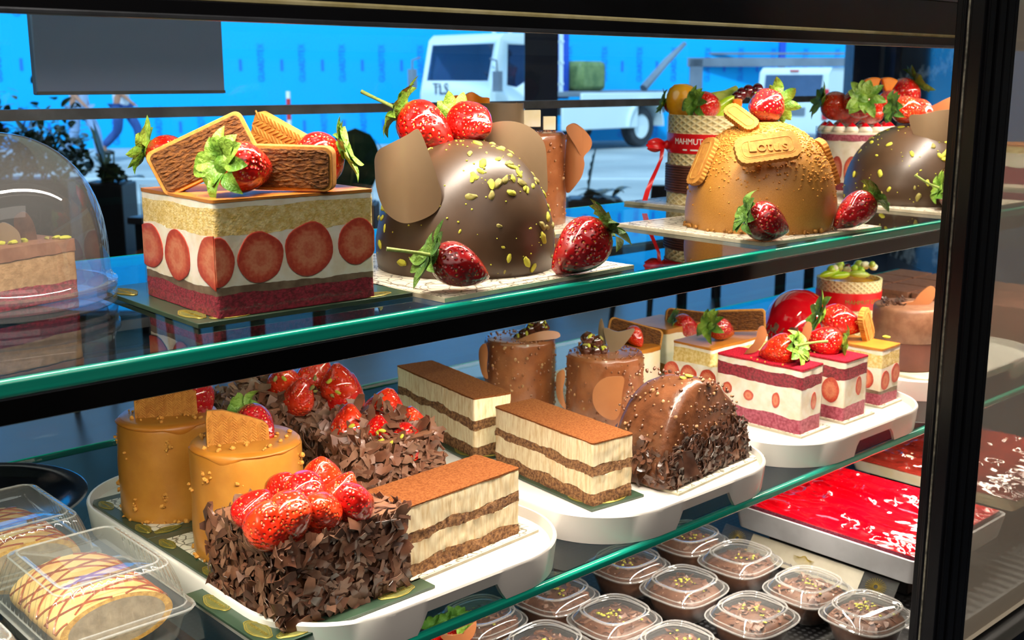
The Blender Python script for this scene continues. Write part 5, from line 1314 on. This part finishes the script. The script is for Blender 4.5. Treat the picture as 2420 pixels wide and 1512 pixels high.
cut(cab, [[(x, y, z) for x, z in SW] for y in (-.2, .2)])
cab.data.materials.clear(); cab.data.materials.append(M['truckw'])
mb = MB()
def ws(u, v): 
    z = 1.36+.67*v; return (.012-.24*((z-1.12)/1.0), .13+(CW-.26)*u, z)
mb.grid(ws, 6, 6); build(mb, 'windscreen', 'winglass', trk, solid=.02)
mb = MB(); mb.rings([[(x, .01, z) for x, z in SW], [(x, .02, z) for x, z in SW]]); build(mb, 'side_window', 'winglass', trk)
text('TLS', .30, 'navy', trk, Tr(.035, 1.25, 1.20) @ Rz(PI/2) @ Matrix.Rotation(PI/2, 4, 'X'), .004)
mb = MB(); mb.box((.05, -.22, 1.35), (.1, .16, .36)); mb.tube([(.02, .0, 1.75), (.06, -.2, 1.72), (.05, -.22, 1.5)], .018, 6); build(mb, 'mirror', 'truckg', trk)
mb = MB(); mb.box((.05, CW+.2, 1.4), (.1, .16, .36)); mb.tube([(.02, CW, 1.8), (.06, CW+.18, 1.75), (.05, CW+.2, 1.5)], .018, 6); build(mb, 'mirror', 'truckg', trk)
mb = MB(); mb.box((.06, CW/2, .5), (.14, CW, .26)); build(mb, 'bumper', 'truckw', trk, bevel=.03)
mb = MB()
for k in range(4): mb.box((-1.42, -.012, 1.02+.05*k), (.22, .02, .025))
build(mb, 'vent_louvres', 'truckg', trk)
mb = MB(); mb.box((-3.6, CW/2, .78), (4.4, .9, .22)); build(mb, 'chassis', 'truckg', trk)
mb = MB(); mb.box((-3.0, -.02, .66), (2.3, .06, .52)); mb.box((-4.4, -.02, 1.02), (4.0, .06, .2)); build(mb, 'side_skirt', 'truckw', trk, bevel=.02)
mb = MB(); mb.box((-3.9, CW/2, 1.1), (4.6, CW, .1)); build(mb, 'flatbed', 'truckg', trk, bevel=.02)
def wheel(par, x, y, z, r, w):
    L = Tr(x, y, z) @ Matrix.Rotation(PI/2, 4, 'X'); b = MB(); b.lathe([(r*.6, -w/2), (r*.92, -w/2), (r, -w*.35), (r, w*.35), (r*.92, w/2), (r*.6, w/2)], 36, cap0=False, cap1=False)
    o = build(b, 'wheel', 'tyre', par, L, ang=40); b = MB(); b.lathe([(.0005, -w*.3), (r*.6, -w*.42), (r*.62, w*.42), (r*.45, w*.2), (r*.2, w*.45), (.0005, w*.46)], 30); build(b, 'hub', 'truckw', o, ang=40)
for x, y in ((-.75, .14), (-.75, CW-.14), (-4.35, .14), (-4.35, CW-.14)): wheel(trk, x, y, .42, .42, .26)
b = MB()
def mg(u, v): 
    q = PI*u; return (-4.35+.56*math.cos(q), -.12+.34*v, .42+.56*math.sin(q))
b.grid(mg, 16, 2); build(b, 'mudguard', 'truckw', trk, solid=.03)
mb = MB()
for k in range(5): mb.box((-1.9, .05+.47*k, 1.75), (.06, .06, 1.3))
for z in (1.3, 1.7, 2.1, 2.4): mb.box((-1.9, CW/2, z), (.06, CW, .05))
build(mb, 'headboard_frame', 'truckw', trk)
mb = MB(); mb.box((-2.55, CW*.35, 1.75), (.26, .26, 1.5)); build(mb, 'crane_mast', 'bluepaint', trk)
mb = MB(); mb.box((-3.2, CW*.5, 1.45), (.8, 1.3, .6)); build(mb, 'cargo', 'planto', trk, bevel=.1)
mb = MB(); mb.tube([(-4.6, .2, 1.2), (-5.4, .25, 1.75), (-6.1, .3, 2.15)], [.09, .08, .05], 8); build(mb, 'crane_boom', 'truckg', trk)
for ch in list(trk.children):                                  # the side seen from the shop is the truck's left
    L = ch.matrix_basis.copy()
    if ch.name.startswith('lettering'): L.translation.y = -CW+.62; ch.matrix_basis = L; continue
    if ch.name.startswith('wheel'): L.translation.y *= -1; ch.matrix_basis = L; continue
    for v in ch.data.vertices: v.co.y *= -1
    ch.data.flip_normals()
# driver behind the glass
def figure(name, label, T, J, cols, seated=False):
    """J: joints of one walking or seated body in metres, local X forward"""
    o = thing(name, label, 'person', (0, 0, 0)); o.matrix_basis = T; PM[o.name] = T
    def skin_mesh(nm, pts, edges, m, sub=2, root=0):
        me = bpy.data.meshes.new(nm); me.from_pydata([p[0] for p in pts], edges, []); me.materials.append(M[m])
        ob = bpy.data.objects.new(nm, me); link(ob, o); ob.modifiers.new('skin', 'SKIN'); s = ob.modifiers.new('sub', 'SUBSURF'); s.levels = s.render_levels = sub
        if not me.skin_vertices: 
            bpy.context.view_layer.objects.active = ob; ob.select_set(True); bpy.ops.mesh.customdata_skin_add(); ob.select_set(False)
        for i, p in enumerate(pts):
            v = me.skin_vertices[0].data[i]; v.radius = p[1] if isinstance(p[1], tuple) else (p[1], p[1]); v.use_root = (i == root)
        return ob
    g = J
    body = [(g['hip'], (.12, .15)), (g['belly'], (.12, .145)), (g['chest'], (.13, .165)), (g['neck'], .055), (g['chin'], (.07, .065)), (g['head'], (.092, .082)), (g['crown'], (.06, .055))]
    ed = [(0, 1), (1, 2), (2, 3), (3, 4), (4, 5), (5, 6)]
    for s in 'lr':
        k = len(body); body += [(g['sh'+s], .06), (g['el'+s], .042), (g['wr'+s], .028), (g['ha'+s], (.034, .02))]; ed += [(2, k), (k, k+1), (k+1, k+2), (k+2, k+3)]
        hp_, hd = V(g['wr'+s]), V(g['ha'+s]); dr = (hd-hp_).normalized(); sd = dr.cross(V((1, 0, .2))).normalized()
        for f in range(4):
            j = len(body); tip = hd+dr*(.055+.012*(f in (1, 2)))+sd*(.016*(f-1.5))+V((.012, 0, 0)); mid_ = hd+dr*.03+sd*(.015*(f-1.5)); body += [(mid_, .0095), (tip, .008)]; ed += [(k+3, j), (j, j+1)]
        j = len(body); body += [(hp_+dr*.03+sd*.04, .010), (hp_+dr*.07+sd*.055, .008)]; ed += [(k+2, j), (j, j+1)]
    for s in 'lr':
        k = len(body); body += [(g['th'+s], .085), (g['kn'+s], .058), (g['an'+s], .042), (g['to'+s], (.042, .03))]; ed += [(0, k), (k, k+1), (k+1, k+2), (k+2, k+3)]
    skin_mesh('body', body, ed, 'skin')
    top = [(g['belly'], (.145, .17)), (g['chest'], (.15, .185)), (V(g['hip'])+V((0, 0, -.05)), (.15, .175))]; te = [(0, 1), (0, 2)]
    for s in 'lr': k = len(top); top += [(g['sh'+s], .078), (V(g['sh'+s]).lerp(V(g['el'+s]), .9), .066)]; te += [(1, k), (k, k+1)]
    skin_mesh('shirt', top, te, cols[0])
    tr_ = [(g['hip'], (.14, .16))]; te = []
    for s in 'lr': k = len(tr_); tr_ += [(g['th'+s], .105), (g['kn'+s], .085), (V(g['an'+s])+V((0, 0, .03)), .075)]; te += [(0, k), (k, k+1), (k+1, k+2)]
    skin_mesh('trousers', tr_, te, cols[1])
    hd = V(g['head']); b = MB()
    b.blob(hd+V((-.02, 0, .045)), (.11, .095, .085), .08, 3, 18, 12); build(b, 'hair', 'hair', o)
    b = MB(); b.blob(hd+V((.1, 0, -.01)), (.018, .014, .022), .1, 1, 8, 6)
    for s in (-1, 1): b.blob(hd+V((-.005, s*.088, -.01)), (.02, .012, .03), .1, 2, 8, 6)
    b.blob(hd+V((.086, 0, -.06)), (.01, .026, .007), .05, 3, 8, 6); build(b, 'face_features', 'skin', o)
    b = MB()
    for s in (-1, 1): b.blob(hd+V((.086, s*.033, .015)), (.009, .012, .008), .0, 3, 8, 6)
    build(b, 'eyes', 'hair', o)
    if not seated:
        b = MB()
        for s in 'lr': p = (V(g['an'+s])+V(g['to'+s]))/2; b.blob(p+V((.01, 0, -.015)), (.14, .052, .05), .05, 1, 14, 9)
        build(b, 'shoes', 'pot', o)
    return o
WALK = dict(hip=(0, 0, .95), belly=(0, 0, 1.12), chest=(.01, 0, 1.32), neck=(.02, 0, 1.5), chin=(.045, 0, 1.55), head=(.04, 0, 1.63), crown=(.03, 0, 1.71),
    shl=(.01, .19, 1.40), ell=(-.10, .23, 1.14), wrl=(-.02, .24, .92), hal=(.0, .24, .85), shr=(.01, -.19, 1.40), elr=(.08, -.23, 1.14), wrr=(.24, -.22, 1.0), har=(.3, -.22, .95),
    thl=(.05, .09, .86), knl=(.24, .09, .52), anl=(.28, .09, .09), tol=(.43, .09, .04), thr=(-.03, -.09, .86), knr=(-.06, -.09, .48), anr=(-.34, -.09, .17), tor=(-.25, -.09, .04))
SEAT = dict(WALK); SEAT.update(hip=(0, 0, .3), belly=(.0, 0, .46), chest=(.02, 0, .66), neck=(.03, 0, .84), chin=(.05, 0, .89), head=(.05, 0, .97), crown=(.04, 0, 1.05),
    shl=(.02, .19, .74), ell=(.16, .24, .54), wrl=(.38, .14, .6), hal=(.44, .12, .63), shr=(.02, -.19, .74), elr=(.16, -.24, .54), wrr=(.38, -.14, .6), har=(.44, -.12, .63),
    thl=(.08, .1, .28), knl=(.46, .1, .32), anl=(.5, .1, .06), tol=(.6, .1, .03), thr=(.08, -.1, .28), knr=(.46, -.1, .32), anr=(.5, -.1, .06), tor=(.6, -.1, .03))
pz = math.atan2(RT.y, RT.x)
figure('person', 'person in a pale loose shirt walking on the pavement, the left of two', Tr(gp(226, a=19.6)) @ Rz(pz-.3), WALK, ('shirtb', 'trousp'))
figure('person', 'person in a white shirt and blue trousers walking, right of another walker', Tr(gp(322, a=21.0)) @ Rz(pz), WALK, ('shirt', 'jeans'))
figure('person', 'person in an orange shirt sitting at the wheel of the white truck', TM @ Tr(-.95, -.55, .85), SEAT, ('hivis', 'jeans'), True)

# --- white van seen from behind, local X forward
v0 = gp(1765, a=20.0); vf = (VX*.78+RT*.62).normalized(); VM = Tr(v0) @ Rz(math.atan2(vf.y, vf.x))
van = thing('van', 'small white van seen from its rear corner, outside the right window', 'van'); van.matrix_basis = VM; PM[van.name] = VM
VW = 1.3; s_ = -1
def vb(z): return 0
mb = MB(); sec = [(0, .3), (0, 1.0), (.06, 1.5), (.16, 1.58), (2.2, 1.6), (2.5, 1.52), (3.0, 1.02), (3.7, .9), (3.8, .6), (3.8, .3)]
mb.rings([[(x, -VW+.06, z) for x, z in sec], [(x, -VW, z) for x, z in sec], [(x, 0, z) for x, z in sec]]); build(mb, 'body_shell', 'truckw', van, bevel=.07, ang=30, bseg=3)
mb = MB(); mb.grid(lambda u, v: (-.012+.055*v, -.14-(VW-.28)*u, 1.06+.40*v), 4, 4); build(mb, 'rear_window', 'vanglass', van, solid=.02)
for y in (-.045, -VW+.045):
    mb = MB(); mb.box((-.005, y, .98), (.06, .1, .5)); build(mb, 'tail_lamp', 'redlamp', van, bevel=.02)
mb = MB(); mb.box((-.01, -VW/2, .86), (.03, .5, .13)); build(mb, 'number_plate_recess', 'truckg', van)
mb = MB(); mb.box((-.05, -VW/2, .4), (.12, VW, .2)); build(mb, 'bumper', 'truckg', van, bevel=.03)
mb = MB(); mb.box((.055, -VW/2, 1.53), (.03, .16, .025)); build(mb, 'brake_lamp', 'redlamp', van)
for x, y in ((.75, -.1), (.75, -VW+.1), (3.1, -.1), (3.1, -VW+.1)): wheel(van, x, y, .3, .3, .2)
# --- grey lifting frame behind the vehicles, warning pole
lf = thing('lifting_frame', 'grey steel loader frame with a slanting arm standing before the blue wall', 'machine'); lo_ = gp(1500, a=27.6); FM = Tr(lo_) @ Rz(math.atan2(RT.y, RT.x)); lf.matrix_basis = FM; PM[lf.name] = FM
mb = MB(); mb.box((1.3, 0, .9), (.3, .25, 1.9)); build(mb, 'post', 'truckg', lf)
mb = MB(); mb.box((2.6, 0, 1.78), (4.4, .25, .2)); mb.box((2.6, .05, 1.98), (4.4, .06, .05)); build(mb, 'beam', 'truckg', lf)
mb = MB(); mb.tube([(-.25, -.1, .4), (.1, -.1, .95), (.85, -.1, 1.65)], [.1, .1, .07], 8); build(mb, 'slanting_arm', 'truckg', lf)
mb = MB(); mb.box((3.35, .1, 2.0), (.14, .14, 1.0)); build(mb, 'blue_post', 'bluepaint', lf)
mb = MB(); mb.box((.6, 0, .3), (2.6, .5, .5)); build(mb, 'base_block', 'truckg', lf)
wp_ = thing('warning_pole', 'thin red and white banded pole on the pavement before the blue wall', 'pole', gp(702, a=21.5))
for k in range(9): build(MB().lathe([(.04, .13*k), (.04, .13*k+.13)], 10), 'band', 'rw_r' if k % 2 else 'paper', wp_)
build(MB().lathe([(.14, -.01), (.14, .03), (.05, .05)], 16), 'foot', 'tyre', wp_)

# --- plants by the window
def leafgrid(mb, base, d, L, w, droop, mi=0, cuts=0, fold=.15):
    d = V(d).normalized(); side = d.cross(UPZ); side = side.normalized() if side.length > .1 else RT; nrm = side.cross(d)
    def fn(u, v):
        hw = w*math.sin(PI*min(1, .04+.96*v))**(.45 if w > .15 else .7); y = (u-.5)*2
        if cuts: hw *= 1-.55*(.5+.5*math.sign(math.sin(v*cuts*PI*2)) if hasattr(math, 'sign') else .55*(math.sin(v*cuts*PI*2) > 0))*abs(y)**.5
        return V(base)+d*(L*v)+side*(y*hw)-UPZ*(droop*L*v*v)+nrm*(fold*abs(y)*hw)
    mb.grid(fn, 6, 26 if cuts else 10, mi)
def planter(par, L, d, h):
    build(MB().box((0, 0, h/2), (d, L, h)), 'planter_box', 'pot', par, bevel=.01)
    build(MB().box((0, 0, h-.02), (d-.05, L-.05, .06)), 'soil', 'wood', par)
a_p = 8.85; zp = hz(gp(277, a=a_p), 405)
def plant_thing(label, px, a_, L, hgt, Ld=.35):
    p = gp(px, a=a_); return thing('potted_plant', label, 'plant', p, YAW, 'plants along the shop window'), p
t, p = plant_thing('bushy small-leaved plant behind the plastic dome carrier', 88, 9.0, .9, zp)
planter(t, .80, .36, .62); r = random.Random(1); mb = MB()
for k in range(800):
    q = V((r.uniform(-.25, .2), r.uniform(-.5, .42), .66+abs(r.gauss(0, .23)))); leafgrid(mb, q, (r.uniform(-1, 1), r.uniform(-1, 1), r.uniform(-.4, 1)), r.uniform(.06, .14), r.uniform(.018, .034), .2, r.choice((0, 0, 1, 2)))
stuff(build(mb, 'foliage', ['plantd', 'planto', 'plantb'], t)); mb = MB()
for k in range(14): mb.tube([(r.uniform(-.1, .1), r.uniform(-.3, .3), .6), (r.uniform(-.2, .2), r.uniform(-.4, .4), 1.0)], .008, 5)
build(mb, 'stems', 'planto', t)
t, p = plant_thing('cut-leaf plant with one tall blade, in the planter left of the cube cake', 279, 8.6, .32, zp)
planter(t, .315, .34, .63); mb = MB(); r = random.Random(4)
leafgrid(mb, (0, .0, .62), (0, .16, 1), .5, .045, .05, 2, 0)
leafgrid(mb, (0, -.02, .64), (.1, .30, 1), .48, .04, .1, 1, 0)
for k in range(9): leafgrid(mb, (r.uniform(-.1, .1), r.uniform(-.12, .1), .64), (r.uniform(-.7, .4), r.uniform(-.9, .7), r.uniform(.3, 1)), r.uniform(.22, .34), r.uniform(.06, .09), .3, r.choice((0, 0, 1)), 5)
build(mb, 'leaves', ['plantd', 'planto', 'plantb'], t, solid=.002); mb = MB()
for k in range(6): mb.tube([(0, r.uniform(-.05, .05), .6), (r.uniform(-.05, .05), r.uniform(-.1, .1), .85)], .006, 5)
build(mb, 'stems', 'planto', t)
t, p = plant_thing('rubber plant with one big dark rounded leaf between the cube cake and the dome', 835, 8.4, .4, zp)
planter(t, .4, .34, .5); mb = MB()
for d_, L, w in (((-.2, -.12, 1), .60, .22), ((.1, .5, .8), .4, .12), ((.1, -.7, .7), .45, .1), ((-.3, -.4, .9), .5, .06), ((.2, .2, .7), .35, .12)): leafgrid(mb, (0, 0, .5), d_, L, w, .06, 0, 0, .08)
build(mb, 'leaves', 'plantd', t, solid=.003)
mb = MB(); mb.tube([(-.04, .0, .5), (-.1, -.05, .8), (-.15, -.06, 1.0)], [.012, .008, .003], 6); build(mb, 'leaf_rib', 'planto', t)
t, p = plant_thing('plant with narrow dark blades left of the nearest chocolate dome', 955, 9.1, .4, zp)
planter(t, .26, .24, .5); mb = MB()
for d_, L, w in (((0, .35, 1), .62, .03), ((0, .7, 1), .6, .03), ((0, .1, 1), .55, .03), ((0, -.3, 1), .6, .04), ((.2, .5, .7), .5, .03)): leafgrid(mb, (0, 0, .5), d_, L, w, .25, 0)
build(mb, 'leaves', 'plantd', t, solid=.003)
t, p = plant_thing('cut-leaf plant right of the nut cylinder cake, near the window column', 1400, 8.7, .4, zp)
planter(t, .42, .34, .50); mb = MB(); r = random.Random(9)
leafgrid(mb, (0, .05, .5), (0, -.15, 1), .42, .12, .05, 0, 6)
for k in range(10): leafgrid(mb, (r.uniform(-.1, .1), r.uniform(-.15, .15), .5), (r.uniform(-.6, .4), r.uniform(-.9, .9), r.uniform(.2, .8)), r.uniform(.2, .34), r.uniform(.03, .07), .5, r.choice((0, 1)), r.choice((0, 4)))
build(mb, 'leaves', ['plantd', 'plantb'], t, solid=.002)

# --- cafe tables and chairs seen low through the back glass
def table(label, px, a_, rz):
    t = thing('cafe_table', label, 'table', gp(px, a=a_), rz, 'dark cafe tables')
    build(MB().box((0, 0, .735), (.7, .7, .035)), 'tabletop', 'wood', t, bevel=.006)
    for sx in (-1, 1):
        for sy in (-1, 1): build(MB().box((sx*.3, sy*.3, .36), (.05, .05, .72)), 'leg', 'pot', t)
    return t
def chair(label, px, a_, rz):
    t = thing('cafe_chair', label, 'chair', gp(px, a=a_), rz, 'dark cafe chairs')
    build(MB().box((0, 0, .45), (.42, .42, .04)), 'seat', 'wood', t, bevel=.01)
    build(MB().grid(lambda u, v: (-.2-.06*v+.05*(2*u-1)**2, (u-.5)*.42, .48+.4*v), 10, 5), 'backrest', 'wood', t, solid=.02)
    for sx in (-1, 1):
        for sy in (-1, 1): build(MB().tube([(sx*.18, sy*.18, .44), (sx*.22, sy*.22, 0)], [.018, .013], 8), 'leg', 'pot', t)
table('dark square cafe table seen through the glass behind the red dome', 1760, 6.9, .3)
chair('dark cafe chair beside the table behind the rear cheesecake slices', 1570, 5.9, 1.2)
table('dark square cafe table seen low behind the rear chocolate shaving cake', 560, 5.6, .5)
chair('dark cafe chair behind the rear caramel cylinder', 330, 4.9, 2.4)

# ================================================================ light
world = bpy.data.worlds.new('daylight'); sc.world = world; world.use_nodes = True
bg = world.node_tree.nodes['Background']; bg.inputs[0].default_value = (.66, .86, 1.0, 1); bg.inputs[1].default_value = 1.6
def area(name, Mx, sx, sy, power, col):
    l = bpy.data.lights.new(name, 'AREA'); l.shape = 'RECTANGLE'; l.size = sx; l.size_y = sy; l.energy = power; l.color = col
    o = bpy.data.objects.new(name, l); C.objects.link(o); o.matrix_basis = Mx; return o
sun = bpy.data.lights.new('sun', 'SUN'); sun.energy = 3.4; sun.angle = .1; sun.color = (.86, .95, 1)
so = bpy.data.objects.new('sun', sun); C.objects.link(so); so.matrix_basis = basis((0, 0, 8), -(VX*.75+RT*.15-UPZ*.72))
WARM = (1, .88, .74)
XM = (XA+XB)/2; LX = XB-XA
def strip(name, y, z, power, tilt):
    d = V((0, math.sin(tilt), -math.cos(tilt))); o = area(name, basis((XM, y, z), -d, (0, 1, 0)), LX, .012, power, WARM); o.data.spread = math.radians(140); return o
strip('top_led_strip', YF+.06, 1.449, 14.5, .30)
strip('shelf_led_strip', YF+.03, ZU-.034, 11.5, .30)
strip('deck_led_strip', YF+.03, ZL-.014, 12, .1)
area('ceiling_lamps', basis((-.1, -1.0, 2.9), (0, -.25, 1), (0, 1, 0)), 2.2, 2.0, 34, (1, .9, .8))
area('left_fill_light', basis((-1.6, 1.5, 2.9), (-.35, 0, 1), (0, 1, 0)), 1.6, 1.6, 38, (1, .92, .84))  # added fill light, no known lamp there; lifts the left-facing cake sides
area('room_lamps', basis(W(4.5, 0, 3.0), (0, 0, 1), (0, 1, 0)), 3, 5, 40, (1, .92, .82))

# ================================================================ camera and look
cd_ = bpy.data.cameras.new('camera'); co_ = bpy.data.objects.new('camera', cd_); C.objects.link(co_)
cd_.sensor_width = 36; cd_.lens = 36*FPX/2420; cd_.clip_start = .02
co_.matrix_basis = Matrix((RT, UP, -FW)).transposed().to_4x4(); co_.matrix_basis.translation = CAM
cd_.dof.use_dof = True; cd_.dof.focus_distance = 1.12; cd_.dof.aperture_fstop = 13
sc.camera = co_
sc.view_settings.view_transform = 'Standard'; sc.view_settings.look = 'None'; sc.view_settings.gamma = 1; sc.view_settings.use_curve_mapping = False
sc.view_settings.exposure = 0
try:
    cy = sc.cycles; cy.max_bounces = 10; cy.diffuse_bounces = 3; cy.glossy_bounces = 4; cy.transmission_bounces = 4; cy.transparent_max_bounces = 28
    cy.caustics_reflective = False; cy.caustics_refractive = False; cy.sample_clamp_indirect = 6; cy.use_denoising = True
except Exception: pass
